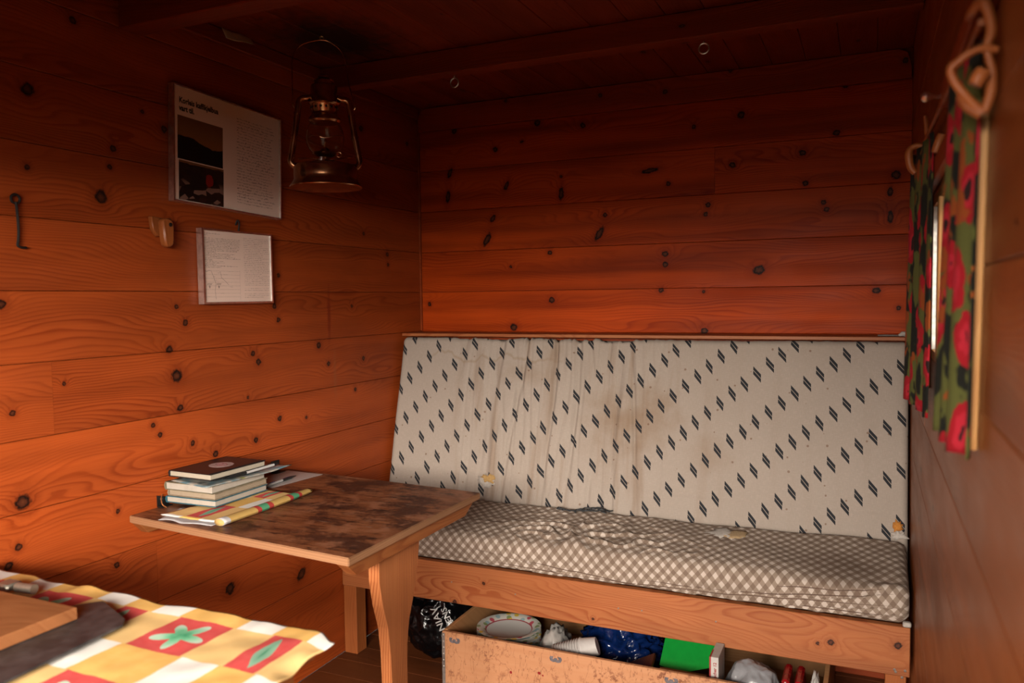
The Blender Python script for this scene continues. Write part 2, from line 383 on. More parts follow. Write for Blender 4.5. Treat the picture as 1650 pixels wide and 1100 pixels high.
floor = room_wall('floor', (-0.06, YF-0.4, -0.06, XR+0.08, YB+0.06, -0.018), M_backing)
yy = YF
while yy < YB:
    y2 = min(yy+0.118, YB)
    plank(floor, M_floor, lambda l, a, o: (l, a, o), 0.0, XR, yy, y2, t=0.018)
    yy = y2
ceiling = room_wall('ceiling', (-0.06, YF-0.06, ZC+0.016, XR+0.08, YB+0.06, ZC+0.07), M_backing)
x = 0.0
while x < XR-0.01:
    x2 = min(x+0.118, XR)
    k = random.uniform(0.2, 2.4)
    for u, w in ((YF, k), (k, YB)):
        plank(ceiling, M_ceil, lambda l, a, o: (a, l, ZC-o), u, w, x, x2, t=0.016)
    x = x2
# cornice boards and ceiling beams
b = B(); b.prism([(0.03, YB-0.022, 2.131), (0.012, YB-0.022, 2.15), (0.012, YB-.022, 2.205), (0.04, YB-.022, 2.231), (1.955, YB-.022, 2.234), (1.985, YB-.022, 2.222), (1.999, YB-.022, 2.17), (1.999, YB-.022, 2.131)], (0, 0.022, 0), 0.002)
tag(b.out('trim_1', M_trim), kind='structure')
b = B(); b.box(0.0005, YF+.01, 2.186, 0.018, YB-0.024, 2.233, 0.003); tag(b.out('trim_2', M_trimy), kind='structure')
for name, y0, y1, z0 in (('trim_3', 1.575, 1.648, 2.118), ('trim_4', 2.455, 2.515, 2.155)):
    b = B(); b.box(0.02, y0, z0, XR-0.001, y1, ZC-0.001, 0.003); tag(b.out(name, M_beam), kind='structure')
# vertical corner strip, back left
b = B(); b.box(0.0005, YB-0.010, 1.24, 0.009, YB-0.0005, 2.13, 0.001); tag(b.out('trim_5', M_trimy), kind='structure')

# window ------------------------------------------------
win = empty('window_1', (XR+.04, 1.575, 1.236), kind='structure')
b = B()
for s in ((XR+.001, WY0, WZ0, XR+.075, WY0+.02, WZ1), (XR+.001, WY1-.02, WZ0, XR+.075, WY1, WZ1), (XR+.001, WY0+.02, WZ0, XR+.075, WY1-.02, WZ0+.02), (XR+.001, WY0+.02, WZ1-.02, XR+.075, WY1-.02, WZ1)):
    b.box(*s)
b.out('window_frame', M_casing, win)
b = B()
for (y0, y1) in ((WY0+.02, 1.575), (1.605, WY1-.02)):
    for s_ in ((XR+.045, y0, WZ0+.02, XR+.07, y0+.03, WZ1-.02), (XR+.045, y1-.03, WZ0+.02, XR+.07, y1, WZ1-.02), (XR+.045, y0+.03, WZ0+.02, XR+.07, y1-.03, WZ0+.045), (XR+.045, y0+.03, WZ1-.045, XR+.07, y1-.03, WZ1-.02)):
        b.box(*s_, 0.002)
b.box(XR+.03, 1.575, WZ0+.02, XR+.07, 1.605, WZ1-.02)
b.out('window_sash', M_casing, win)
b = B(); b.box(XR-.004, 1.79, WZ0+.0205, XR+.02, 1.83, WZ1-.0205, .002); b.out('mullion', M_casing, win)
gm = N('window_glass')                                             # thin pane, tinted to hold back the window's daylight, a little reflection
_t = gm.new('ShaderNodeBsdfTransparent'); _t.inputs[0].default_value = (.62, .62, .60, 1); _g = gm.new('ShaderNodeBsdfGlossy'); _g.inputs['Roughness'].default_value = .05
_m = gm.new('ShaderNodeMixShader'); _m.inputs[0].default_value = .06; gm.l.new(_t.outputs[0], _m.inputs[1]); gm.l.new(_g.outputs[0], _m.inputs[2]); gm.l.new(_m.outputs[0], gm.out.inputs['Surface'])
for (y0, y1) in ((WY0+.05, 1.545), (1.635, WY1-.05)):
    b = B(); b.box(XR+.056, y0, WZ0+.045, XR+.059, y1, WZ1-.045); b.out('glass_pane', gm.m, win)
b = B(); b.box(XR+.0005, WY1-.024, WZ0+.0205, XR+.0445, WY1-.0205, WZ1-.0205); b.out('daylight_liner', plain('daylight_white', (1.7, 1.65, 1.6), .5, var=.02), win)  # white liner added on the jamb; its colour stands in for bright daylight
# casing boards around the window (proud of the wall)
b = B(); T1 = Matrix.Translation((0, 1.13, 1.185)) @ Matrix.Rotation(radians(8.0), 4, 'X') @ Matrix.Translation((0, -1.13, -1.185))
b.box(XR-0.0155, 1.13, 1.185, XR-0.001, 1.185, 1.61, 0.0015, T=T1)
b.out('window_casing', M_casing, win)
b = B(); b.box(XR-0.0155, 2.03, 1.165, XR-0.001, 2.09, 1.62, 0.0015); b.out('window_casing', M_casing, win)
b = B(); b.box(XR-0.0155, 1.14, 1.60, XR-0.001, 2.02, 1.640, 0.0015); b.out('window_casing', M_trimy, win)
# narrow lath above the curtains
b = B(); b.box(XR-0.022, 0.30, 1.690, XR-0.001, 1.54, 1.722, 0.0015)
tag(b.out('trim_6', M_trimy), kind='structure')

# outside ground
gr = B(); gr.box(-14, -16, -0.5, 16, 14, -0.35)
gmn = N('ground_grass'); 
tag(gr.out('ground', gmn.fin(gmn.mix(gmn.noise(gmn.pos(), 3, 4), (0.04, 0.045, 0.02), (0.08, 0.07, 0.04)), 0.9)), kind='structure')
rf = B(); rf.box(-0.3, -0.75, 2.32, 2.35, 3.5, 2.40); tag(rf.out('roof', M_backing), kind='structure')

# ================================================================ BENCH
bench = thing('bench', (1.0, 2.54, 0), 'long built-in pine bench under the checked mattress, along the back wall', 'bench')
b = B(); b.box(0.004, 2.53, 0.270, 1.992, 2.558, 0.416, 0.002); rail = b.out('seat_rail', M_rail, bench)
for (x, z) in ((1.952, .288), (1.98, .289), (1.972, .268), (1.955, .282), (.489, .348), (.744, .339), (1.12, .345), (1.20, .349), (1.44, .35), (.30, .34)):
    screw(rail, (x, 2.5298, z), (0, -1, 0), 0.0028 if x < 1.95 else 0.004, M_nail)
b = B(); b.box(0.004, 2.536, 0.0, 0.062, 2.60, 0.269, 0.002); b.out('post', M_post, bench)
b = B(); b.box(1.93, 2.70, 0.0, 1.99, 2.76, 0.269, 0.002); b.out('post', M_post, bench)
b = B(); b.box(0.004, 2.559, 0.385, 1.992, 3.14, 0.400, 0.001); b.out('seat_board', M_rail, bench)
b = B(); b.box(0.004, 3.10, 0.0, 1.992, 3.115, 0.384, 0.001); b.out('back_board', M_beam, bench)
# sloping panel behind the backrest and its top ledge
b = B(); b.box(0.004, 3.0, 1.222, 1.995, YB-0.001, 1.2345, 0.0015); b.out('ledge', M_rail, bench)
b = B(); b.prism([(0.004, 2.915, 0.402), (0.004, 2.93, 0.402), (0.004, 3.115, 1.221), (0.004, 3.10, 1.221)], (1.98, 0, 0)); b.out('back_panel', M_beam, bench)

# generic loft of a rounded profile along x ------------------------------
def loft(name, prof, xs, rend, disp, mat, parent, base=None, uvoff=0.0):
    """prof: closed list of (y, z); xs: stations; rend: rounding radius at both ends; disp(x,y,z,n,s)->(dx, dy, dz)"""
    n = len(prof); cy = sum(p[0] for p in prof)/n; cz = sum(p[1] for p in prof)/n
    S = [0]
    for i in range(1, n+1): S.append(S[-1]+sqrt((prof[i % n][0]-prof[i-1][0])**2+(prof[i % n][1]-prof[i-1][1])**2))
    nr = []
    for i in range(n):
        a = prof[i-1]; c = prof[(i+1) % n]; t = Vector((c[0]-a[0], c[1]-a[1])).normalized(); nr.append((t.y, -t.x))
    x0, x1 = xs[0], xs[-1]; v = []; uv = []; f = []
    for x in xs:
        d = min(x-x0, x1-x); ins = rend - sqrt(max(0, rend*rend-(rend-d)**2)) if d < rend else 0
        for i in range(n+1):
            p = prof[i % n]; nn = nr[i % n]
            y = p[0]-nn[0]*ins; z = p[1]-nn[1]*ins
            dd = disp(x, y, z, nn, S[i]) if disp else (0, 0, 0)
            v.append((x+dd[0], y+dd[1], z+dd[2])); uv.append((x, S[i]+uvoff))
    m = n+1
    for j in range(len(xs)-1):
        for i in range(n): f.append((j*m+i, (j+1)*m+i, (j+1)*m+i+1, j*m+i+1))
    for j, rev in ((0, False), (len(xs)-1, True)):
        k = len(v); q = [v[j*m+i] for i in range(n)]
        v.append(tuple(sum(c[t] for c in q)/n for t in range(3))); uv.append((xs[j], S[n//2]))
        for i in range(n): f.append((j*m+i, j*m+i+1, k) if not rev else (j*m+i+1, j*m+i, k))
    return link(name, v, f, mat, parent, True, uv, base=base)
def rprofile(c0, c1, c2, c3, r, seg=7, step=0.006):
    """rounded quadrilateral; corners counter-clockwise in (y, z)"""
    C = [Vector(c) for c in (c0, c1, c2, c3)]; pts = []
    for i in range(4):
        p, a, b_ = C[i], C[i-1], C[(i+1) % 4]
        u = (a-p).normalized(); w = (b_-p).normalized(); ang = u.angle(w); rr = r[i] if hasattr(r, '__len__') else r
        tl = rr/math.tan(ang/2); ctr = p+(u+w).normalized()*(rr/sin(ang/2))
        s = p+u*tl-ctr; e = p+w*tl-ctr; a0 = math.atan2(s.y, s.x); a1 = math.atan2(e.y, e.x)
        da = (a1-a0+pi) % (2*pi)-pi
        for k in range(seg+1): pts.append(ctr+Vector((cos(a0+da*k/seg), sin(a0+da*k/seg)))*rr)
    out = []
    for i in range(len(pts)):
        a, c = pts[i], pts[(i+1) % len(pts)]; L = (c-a).length; k = max(1, int(L/step))
        for j in range(k): out.append(tuple(a+(c-a)*(j/k)))
    return out
def stations(x0, x1, r, n, ne=8):
    e = [x0+r*(1-cos(pi/2*i/ne)) for i in range(ne)]
    mid = [x0+r+(x1-x0-2*r)*i/n for i in range(n+1)]
    return e+mid+[x1-r*(1-cos(pi/2*i/ne)) for i in range(ne-1, -1, -1)]
def sm(a, b, x):
    t = max(0, min(1, (x-a)/(b-a))) if a != b else float(x > a); return t*t*(3-2*t)
def nz(x, y, z=0.0): return noise.noise(Vector((x, y, z)))
def ridge(x, y, z=0.0): return 1-abs(noise.noise(Vector((x, y, z))))*2.2

# mattress ---------------------------------------------------------------
def gingham():
    m = N('gingham_cotton'); u = m.sep(m.uv()); P = 0.0265
    n = m.noise(m.xyz(u[0], u[1]), 9, 2, col=True); wv = m.vm('MULTIPLY_ADD', n, (0.012, 0.012, 0), m.xyz(u[0], u[1])); u = m.sep(wv)
    ca, sa = cos(radians(42)), sin(radians(42))
    p = m.ma('ADD', m.ma('MULTIPLY', u[0], ca/P), m.ma('MULTIPLY', u[1], sa/P)); q = m.ma('SUBTRACT', m.ma('MULTIPLY', u[1], ca/P), m.ma('MULTIPLY', u[0], sa/P))
    a = m.ramp(m.ma('PINGPONG', p, 0.5), [(0.23, 0), (0.27, 1)]); c = m.ramp(m.ma('PINGPONG', q, 0.5), [(0.23, 0), (0.27, 1)])
    s = m.ma('MULTIPLY', m.ma('ADD', a, c), 0.5)
    col = m.ramp(s, [(0.0, (0.78, 0.66, 0.57)), (0.5, (0.42, 0.32, 0.25)), (1.0, (0.29, 0.205, 0.155))])
    st = m.noise(m.xyz(u[0], m.ma('MULTIPLY', u[1], 1.6)), 5, 3)
    col = m.mix(m.ramp(st, [(0.5, 0), (0.75, 0.45)]), col, (0.16, 0.10, 0.065))
    # brown spill near the right end of the seat
    Pp = m.sep(m.pos())
    d = m.vm('LENGTH', m.vm('MULTIPLY_ADD', m.xyz(Pp[0], Pp[1]), (1/.16, 1/.10, 0), (-1.80/.16, -2.63/.10, 0)))
    d = m.ma('MULTIPLY_ADD', m.noise(m.pos(), 14, 3), 0.9, m.ma('SUBTRACT', d, 0.45))
    col = m.mix(m.ramp(d, [(0.2, 0.42), (1.0, 0)]), col, (0.10, 0.045, 0.022))
    m.bump(m.ma('ADD', m.noise(m.xyz(m.ma('MULTIPLY', u[0], 1), u[1]), 900, 1), m.ma('MULTIPLY', m.noise(m.xyz(u[0], u[1]), 60, 3), 1.2)), 0.35, 0.0015)
    return m.fin(col, 0.9, spec=0.15)
M_ging = gingham()
mat_prof = rprofile((2.548, 0.417), (2.790, 0.417), (2.829, 0.590), (2.528, 0.527), (0.022, 0.02, 0.02, 0.036), 10, 0.0034)
def mdisp(x, y, z, n, s):
    top = sm(0.2, 0.9, n[1]); fr = sm(0.2, 0.95, -n[0])
    if n[1] < -0.5: return (0, 0, 0)
    d = 0.010*nz(x*2.2, y*4, 3)+0.004*nz(x*7, y*9, 1)-.002
    d += top*(0.004*sm(2.5, 2.6, y))
    # scrunched creases in the middle of the top front
    k = exp(-((x-0.98)/0.33)**2)*exp(-((y-2.61)/0.14)**2)
    rr = max(0, ridge(x*9+y*6, y*16-x*4, 5)-0.62)
    d += 0.028*k*rr*(0.4+top)
    d += 0.006*max(0, ridge(x*16, y*22, 9)-0.6)*(0.3+k)*top
    # folds of the loose cover on the front
    f = 0
    for (xa, za, xb, zb, a, w) in ((1.30, .455, 1.97, .515, .016, .0045), (1.05, .438, 1.97, .475, .018, .0045), (1.38, .44, 1.99, .455, .018, .005), (.6, .485, 1.2, .435, .014, .005), (.55, .44, 1.4, .430, .018, .0045), (1.6, .50, 1.99, .535, .012, .0045), (.65, .52, .95, .45, .012, .005)):
        t = (x-xa)/(xb-xa)
        if -0.1 < t < 1.1:
            zc = za+(zb-za)*t+0.006*sin(t*7)-0.012*sin(pi*t); e = z-zc; f += a*1.0*(exp(-e/.016) if e > 0 else exp(e/.0012))*sm(-0.1, 0.15, t)*(1-sm(0.95, 1.1, t))
    d += f*fr
    d += fr*(0.008*sin(pi*(z-0.42)/0.12)+0.004*nz(x*14, z*10, 2))
    if z < 0.43: d = min(d, 0.004)*0.3
    return (0, n[0]*d, n[1]*d)
mattress = loft('mattress', mat_prof, stations(0.02, 1.99, 0.035, 380), 0.035, mdisp, M_ging, None, base=(1.0, 2.72, 0.417))
tag(mattress, 'foam bench mattress in brown and white checked gingham cover, stained and creased', 'mattress')

# backrest ---------------------------------------------------------------
def backcloth():
    m = N('printed_backrest_cotton'); u = m.sep(m.uv()); x, v = u[0], u[1]
    wv = m.vm('MULTIPLY_ADD', m.noise(m.xyz(x, v), 6, 2, col=True), (0.012, 0.012, 0), m.xyz(x, v)); w = m.sep(m.vm('ADD', wv, (-.006, -.006, 0)))
    x, v = w[0], w[1]
    F = m.ma('SUBTRACT', m.ma('MULTIPLY', x, 1.138), m.ma('MULTIPLY', m.ma('MULTIPLY', x, x), 0.09375))
    F0 = 1.138*.07-.09375*.07*.07
    fx = m.ma('DIVIDE', m.ma('SUBTRACT', x, 0.07), 0.0423); ix = m.ma('ROUND', fx); xi = m.ma('MULTIPLY_ADD', ix, 0.0423, 0.07)
    Fi = m.ma('SUBTRACT', m.ma('MULTIPLY', xi, 1.138), m.ma('MULTIPLY', m.ma('MULTIPLY', xi, xi), 0.09375))
    fv = m.ma('DIVIDE', m.ma('SUBTRACT', v, m.ma('ADD', Fi, 0.637-F0)), 0.171); rv = m.ma('SUBTRACT', fv, m.ma('ROUND', fv))
    p = m.ma('SUBTRACT', x, xi); q = m.ma('MULTIPLY', rv, 0.171)
    dg = m.ma('ABSOLUTE', m.ma('MULTIPLY_ADD', p, 1.15, q))
    mk = m.ma('MULTIPLY', m.ma('LESS_THAN', m.ma('ABSOLUTE', p), 0.0130), m.ma('MULTIPLY', m.ma('LESS_THAN', dg, 0.0142), m.ma('GREATER_THAN', dg, 0.0013)))
    base = m.mix(m.noise(m.xyz(x, v), 2.5, 4), (0.61, 0.52, 0.45), (0.51, 0.415, 0.345))
    lin = m.noise(m.xyz(m.ma('MULTIPLY', x, 500), m.ma('MULTIPLY', v, 60)), 1, 1); lin2 = m.noise(m.xyz(m.ma('MULTIPLY', x, 60), m.ma('MULTIPLY', v, 500)), 1, 1)
    weave = m.ma('ADD', lin, lin2)
    base = m.mix(m.ma('MULTIPLY', m.ramp(weave, [(0.4, 0), (0.8, 0), (1.0, 1)]), .3), base, (0.40, 0.34, 0.28))
    # water marks and brown drips
    s1 = m.noise(m.xyz(m.ma('MULTIPLY', x, 17), m.ma('MULTIPLY', v, 1.6)), 1, 3)
    msk = m.ma('MULTIPLY', m.ramp(x, [(0.10, 0), (0.19, 1), (0.38, 1), (0.62, 0)]), 1.0)
    # (ramp spans 0..1 in units of half the bench)
    xm = m.ramp(m.ma('MULTIPLY', x, 0.5), [(0.12, 0), (0.2, 1), (0.52, 1), (0.72, 0.15), (1, 0.1)])
    col = m.mix(m.ma('MULTIPLY', m.ramp(s1, [(0.52, 0), (0.66, 1)]), m.ma('MULTIPLY', xm, 0.42)), base, (0.30, 0.17, 0.09))
    for (cx, cy, rx, ry, k) in ((1.08, .33, .20, .15, .55), (.62, .50, .16, .06, .35), (.95, .30, .12, .22, .3), (1.35, .22, .10, .08, .35), (.72, .58, .05, .05, .35), (1.15, .42, .1, .08, .3)):
        d = m.vm('LENGTH', m.vm('MULTIPLY_ADD', m.xyz(x, v), (1/rx, 1/ry, 0), (-cx/rx, -cy/ry, 0)))
        d = m.ma('MULTIPLY_ADD', m.noise(m.xyz(x, v), 16, 4), 1.4, m.ma('SUBTRACT', d, 0.7))
        col = m.mix(m.ma('MULTIPLY', m.ramp(d, [(0.0, 1), (1.0, 0)]), k), col, (0.33, 0.20, 0.11))
    # tide line of a dried water mark
    n = m.noise(m.xyz(x, 0.0), 7, 3); ty = m.ma('MULTIPLY_ADD', n, 0.22, 0.45)
    tl = m.ma('ABSOLUTE', m.ma('SUBTRACT', v, ty)); tm = m.ma('MULTIPLY', m.ramp(m.ma('MULTIPLY', tl, 40), [(0, 1), (0.35, 0)]), m.ramp(m.ma('MULTIPLY', x, 0.5), [(0.06, 0), (0.10, 1), (0.34, 1), (0.40, 0)]))
    col = m.mix(m.ma('MULTIPLY', tm, 0.45), col, (0.36, 0.23, 0.13))
    sp = m.vor(m.xyz(m.ma('MULTIPLY', x, 16), m.ma('MULTIPLY', v, 16)), 1); spd = m.ma('DIVIDE', sp['Distance'], m.ma('MAXIMUM', m.ma('MULTIPLY_ADD', m.sep(sp['Color'])[0], 0.2, -0.13), 0.001))
    col = m.mix(m.ma('MULTIPLY', m.ma('LESS_THAN', spd, 1.0), .6), col, (0.22, 0.10, 0.05))
    col = m.mix(mk, col, (0.028, 0.030, 0.036))
    m.bump(m.ma('MULTIPLY_ADD', m.noise(m.xyz(m.ma('MULTIPLY', x, 40), m.ma('MULTIPLY', v, 5)), 1, 3), 2.0, weave), 0.3, 0.0015)
    return m.fin(col, 0.85, spec=0.2)
M_cloth = backcloth()
By, Bz, Ty, Tz = 2.842, 0.592, 2.992, 1.226
ax = Vector((Ty-By, Tz-Bz)).normalized(); an = Vector((-ax.y, ax.x))     # up along the face, out of the face (towards the room)
Bv, Tv, thk = -0.178, 0.648, 0.068
def bq(v, n): p = Vector((By, Bz))+ax*v+an*n; return (p.x, p.y)
# counter-clockwise in (y, z): front bottom, back bottom, back top, front top
bp = rprofile(bq(Bv, 0), bq(Bv, -thk), bq(Tv, -thk), bq(Tv, 0), (0.022, 0.012, 0.012, 0.026), 8, 0.0075)
def bdisp(x, y, z, n, s):
    fr = sm(0.5, 0.95, n[0]*an.x+n[1]*an.y); v = (Vector((y, z))-Vector((By, Bz))).dot(ax)
    if n[0]*an.x+n[1]*an.y < -0.3: return (0, 0, 0)
    d = 0.005*nz(x*2.5, v*3, 7)+0.002*nz(x*9, v*5, 2)
    w = sm(0.22, 0.45, x)*(1-sm(0.95, 1.35, x))
    c = 0
    xx = x+0.02*nz(x*2, v*2.2, 4)
    c += max(0, ridge(xx*11, v*0.9, 2)-0.6)*0.036+max(0, ridge(xx*24, v*1.6, 8)-0.66)*0.018
    d -= w*c*(0.55+0.45*sm(0.0, 0.5, v))
    edge = sm(Tv-0.05, Tv, v)
    d += edge*0.004*nz(x*40, v*5, 1)*(0.4+w)
    # hem seam running along the lower part
    vs = 0.085+0.01*sin(x*3)
    d -= fr*0.0035*exp(-((v-vs)/0.004)**2)
    return (0, n[0]*d, n[1]*d)
nB = len(bp)
# arc length offset so that texture v equals the height on the face
Sb = 0; 
def arc_to_front(prof):
    S = [0]; n = len(prof)
    for i in range(1, n+1): S.append(S[-1]+sqrt((prof[i % n][0]-prof[i-1][0])**2+(prof[i % n][1]-prof[i-1][1])**2))
    return S
backrest = loft('backrest_cushion', bp, stations(0.012, 1.995, 0.022, 420), 0.022, bdisp, M_cloth, None, base=(1.0, 2.82, 0.60))
uvl = backrest.data.uv_layers[0]
co = [backrest.matrix_world @ v.co for v in backrest.data.vertices]
for i, lp in enumerate(backrest.data.loops):
    p = backrest.data.vertices[lp.vertex_index].co; w = Vector((p.y+2.82-By, p.z+0.60-Bz))
    uvl.data[i].uv = (p.x+1.0, w.dot(ax)+min(0.0, w.dot(an)+0.03)*(-1 if w.dot(ax) > 0.3 else 1))
tag(backrest, 'long off-white backrest cushion with small black slanted dashes, stained, leaning behind the seat', 'cushion')
# torn places
def blob_patch(name, c, U, V, nrm, rad, mat, parent, seed, jag=0.35, k=26, lift=0.0015, asp=1.0, dome=0.003):
    c, U, V, nrm = Vector(c), Vector(U).normalized(), Vector(V).normalized(), Vector(nrm).normalized(); v = [tuple(c+nrm*(lift+dome))]; f = []
    rnd = random.Random(seed)
    rr = [rad*(1+jag*(rnd.random()*2-1)) for _ in range(k)]
    for ring_, (s, h) in enumerate(((0.6, lift+dome*.8), (1.0, lift), (1.0, -0.002))):
        for i in range(k):
            a = 2*pi*i/k; v.append(tuple(c+(U*cos(a)*asp+V*sin(a))*rr[i]*s+nrm*h))
    for i in range(k):
        j = (i+1) % k; f.append((0, 1+i, 1+j))
        for q in range(2): f.append((1+q*k+i, 1+(q+1)*k+i, 1+(q+1)*k+j, 1+q*k+j))
    return link(name, v, f, mat, parent, True)
M_foam = plain('yellowed_foam', (0.62, 0.38, 0.14), 0.95, var=.2, scale=300, bump=.5)
M_foam2 = plain('tan_foam', (0.50, 0.34, 0.18), 0.95, var=.15, scale=300, bump=.4)
M_foam3 = plain('orange_foam', (0.70, 0.27, 0.04), 0.95, var=.2, scale=200, bump=.5)
M_lining = plain('frayed_lining', (0.62, 0.56, 0.50), 0.9, var=.12, scale=120, bump=.5)
def onb(x, v, n=0.0): q = bq(v, n); return Vector((x, q[0], q[1]))
fn = Vector((0, an.x, an.y)); fv = Vector((0, ax.x, ax.y)); fu = Vector((1, 0, 0))
blob_patch('torn_lining', onb(.478, .060), fu, fv, fn, .024, M_lining, backrest, 3, .3, 24, .0015, 1.5)
blob_patch('exposed_foam', onb(.484, .068), fu, fv, fn, .017, M_foam, backrest, 5, .4, 22, .0035, 1.6)
blob_patch('exposed_foam', onb(1.964, .035), fu, fv, fn, .020, M_foam3, backrest, 8, .3, 20, .003, .75, .008)
blob_patch('torn_lining', onb(1.968, .006), fu, fv, fn, .015, M_lining, backrest, 9, .5, 20, .003, 1.6, .004)
_mv = BVHTree.FromPolygons([mattress.location+v.co for v in mattress.data.vertices], [tuple(p.vertices) for p in mattress.data.polygons])
def seat_z(x, y):
    h = _mv.ray_cast(Vector((x, y, 1)), Vector((0, 0, -1))); return h[0].z if h[0] else .60
fl = blob_patch('torn_lining', (1.43, 2.738, seat_z(1.43, 2.738)), (1, .1, .02), (0, 1, .2), (0, -.2, 1), .040, M_lining, mattress, 12, .35, 30, .0, 1.35, .006)
blob_patch('exposed_foam', (1.470, 2.738, seat_z(1.470, 2.738)+.003), (1, .35, .05), (-.2, 1, .2), (0, -.2, 1), .029, M_foam2, mattress, 14, .18, 26, .0, 1.35, .003)

# shade of the cover's folds, drawn in as thin dark tubes along the mattress front
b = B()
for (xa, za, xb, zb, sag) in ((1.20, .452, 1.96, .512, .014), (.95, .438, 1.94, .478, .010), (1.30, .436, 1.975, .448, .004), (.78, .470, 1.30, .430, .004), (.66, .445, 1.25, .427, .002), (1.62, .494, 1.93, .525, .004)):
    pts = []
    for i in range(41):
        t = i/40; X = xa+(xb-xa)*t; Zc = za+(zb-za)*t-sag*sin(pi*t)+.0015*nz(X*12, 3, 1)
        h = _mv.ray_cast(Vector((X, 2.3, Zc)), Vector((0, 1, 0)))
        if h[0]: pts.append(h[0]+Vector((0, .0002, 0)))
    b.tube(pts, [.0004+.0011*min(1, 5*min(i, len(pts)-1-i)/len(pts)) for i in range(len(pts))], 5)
b.out('fold_shade_line', plain('fold_shade_brown', (.16, .09, .06), .9), mattress, True)

# tangle of cord lying at the foot of the backrest
M_cord = plain('dark_cord', (0.035, 0.04, 0.045), 0.6)
b = B()
for s in range(3):
    pts = []
    rnd = random.Random(40+s)
    for i in range(26):
        t = i/25; X = .80+.205*t if s < 2 else .90+.10*t
        pts.append((X+.008*sin(i*2.1+s), 2.800-0.030*sin(t*pi*(1.4+.5*s))-.004*s+.006*sin(i*1.7+s*2), seat_z(X, 2.79)+.005+.003*s+.002*sin(i*2.3)))
    b.tube(catmull(pts, 3), 0.0021, 6)
tag(b.out('cord_tangle', M_cord, smooth=True), 'tangled dark cord on the mattress at the foot of the backrest', 'cord')
# white corner of a lining peeping out by the right end of the bench rail
b = B(); b.box(1.972, 2.528, .4175, 1.994, 2.545, .432, .003); b.out('lining_corner', M_lining, mattress)
# little metal latch on the ledge
lt = thing('latch_bolt', (1.94, 2.985, 1.2345), 'small dull metal latch lying on the ledge above the cushion, right end', 'latch')
b = B(); b.tube([(1.90, 3.03, 1.2385), (1.965, 3.03, 1.2385)], 0.003, 8); b.out('bolt', M_steel, lt)
b = B(); b.tube([(1.965, 3.03, 1.2385), (1.975, 3.03, 1.2445), (1.987, 3.03, 1.2435)], [0.004, 0.008, 0.009], 8); b.out('knob', M_lining, lt)

# ================================================================ TABLE (fixed to the left wall)
def tablewood():
    m = N('worn_table_top'); P = m.sep(m.pos()); x, y = P[0], P[1]
    g = m.noise(m.xyz(m.ma('MULTIPLY', x, 5), m.ma('MULTIPLY', y, 90)), 1, 4); g2 = m.noise(m.xyz(m.ma('MULTIPLY', x, 1.2), m.ma('MULTIPLY', y, 14)), 1, 2)
    col = m.mix(m.ramp(g, [(0.35, 0), (0.68, 1)]), (0.44, 0.165, 0.070), (0.18, 0.052, 0.019))
    bl = m.noise(m.vm('MULTIPLY', m.pos(), (1, 1.6, 1)), 6.5, 6, .68); col = m.mix(m.ramp(bl, [(0.47, 0), (0.56, 0.9)]), col, (0.075, 0.022, 0.010))
    bl3 = m.noise(m.vm('MULTIPLY', m.pos(), (9, 26, 1)), 1.3, 6, .75); col = m.mix(m.ramp(bl3, [(0.55, 0), (0.62, 0.85)]), col, (0.022, 0.009, 0.006))
    bl2 = m.noise(m.vm('ADD', m.pos(), (3, 1, 0)), 11, 6, .72); col = m.mix(m.ramp(bl2, [(0.52, 0), (0.62, 0.75)]), col, (0.50, 0.21, 0.11))
    for (cx, cy, rx, ry) in ((.60, 2.03, .07, .04), (.56, 1.66, .05, .03), (.30, 2.1, .06, .04)):
        d = m.vm('LENGTH', m.vm('MULTIPLY_ADD', m.xyz(x, y), (1/rx, 1/ry, 0), (-cx/rx, -cy/ry, 0)))
        d = m.ma('MULTIPLY_ADD', m.noise(m.vm('MULTIPLY', m.pos(), (20, 60, 1)), 1, 4), 2.2, m.ma('SUBTRACT', d, 1.1))
        col = m.mix(m.ramp(d, [(0.2, 0.85), (0.8, 0)]), col, (0.012, 0.008, 0.008))
    # scratches
    sc = m.noise(m.vm('MULTIPLY', m.pos(), (14, 160, 1)), 1, 2); sm_ = m.noise(m.pos(), 9, 2)
    col = m.mix(m.ma('MULTIPLY', m.ramp(sc, [(0.70, 0), (0.74, 1)]), m.ramp(sm_, [(0.5, 0), (0.6, .7)])), col, (0.5, 0.36, 0.27))
    m.bump(m.ma('ADD', g, m.ma('MULTIPLY', g2, .5)), 0.4, 0.001)
    return m.fin(col, m.ma('MULTIPLY_ADD', bl, 0.5, 0.2), spec=0.35)
M_top = tablewood()
table = thing('wall_table', (0.4, 1.85, 0), 'small worn dark brown wooden table fixed to the left wall, single tapered leg', 'table')
P4 = [(0.003, 1.566), (0.792, 1.492), (0.795, 2.163), (0.003, 2.225)]
bm = bmesh.new(); vs = [bm.verts.new((p[0], p[1], 0.770)) for p in P4]; fc = bm.faces.new(vs)
r_ = bmesh.ops.extrude_face_region(bm, geom=[fc]); bmesh.ops.translate(bm, verts=[e for e in r_['geom'] if isinstance(e, bmesh.types.BMVert)], vec=(0, 0, 0.020))
bmesh.ops.recalc_face_normals(bm, faces=bm.faces[:]); bmesh.ops.bevel(bm, geom=bm.edges[:], offset=0.002, segments=2, affect='EDGES')
bm.normal_update()
mi = [0 if f.normal.z > 0.5 else 1 for f in bm.faces]
bm.verts.ensure_lookup_table()
link('tabletop', [v.co[:] for v in bm.verts], [[v.index for v in f.verts] for f in bm.faces], None, table, mats=[M_top, M_edge], mi=mi); bm.free()
b = B(); b.prism([(0.782, 1.497, .7695), (0.782, 2.150, .7695), (0.782, 2.088, .735), (0.782, 1.535, .735)], (-0.028, 0, 0), .0012); b.out('batten', M_batten, table)
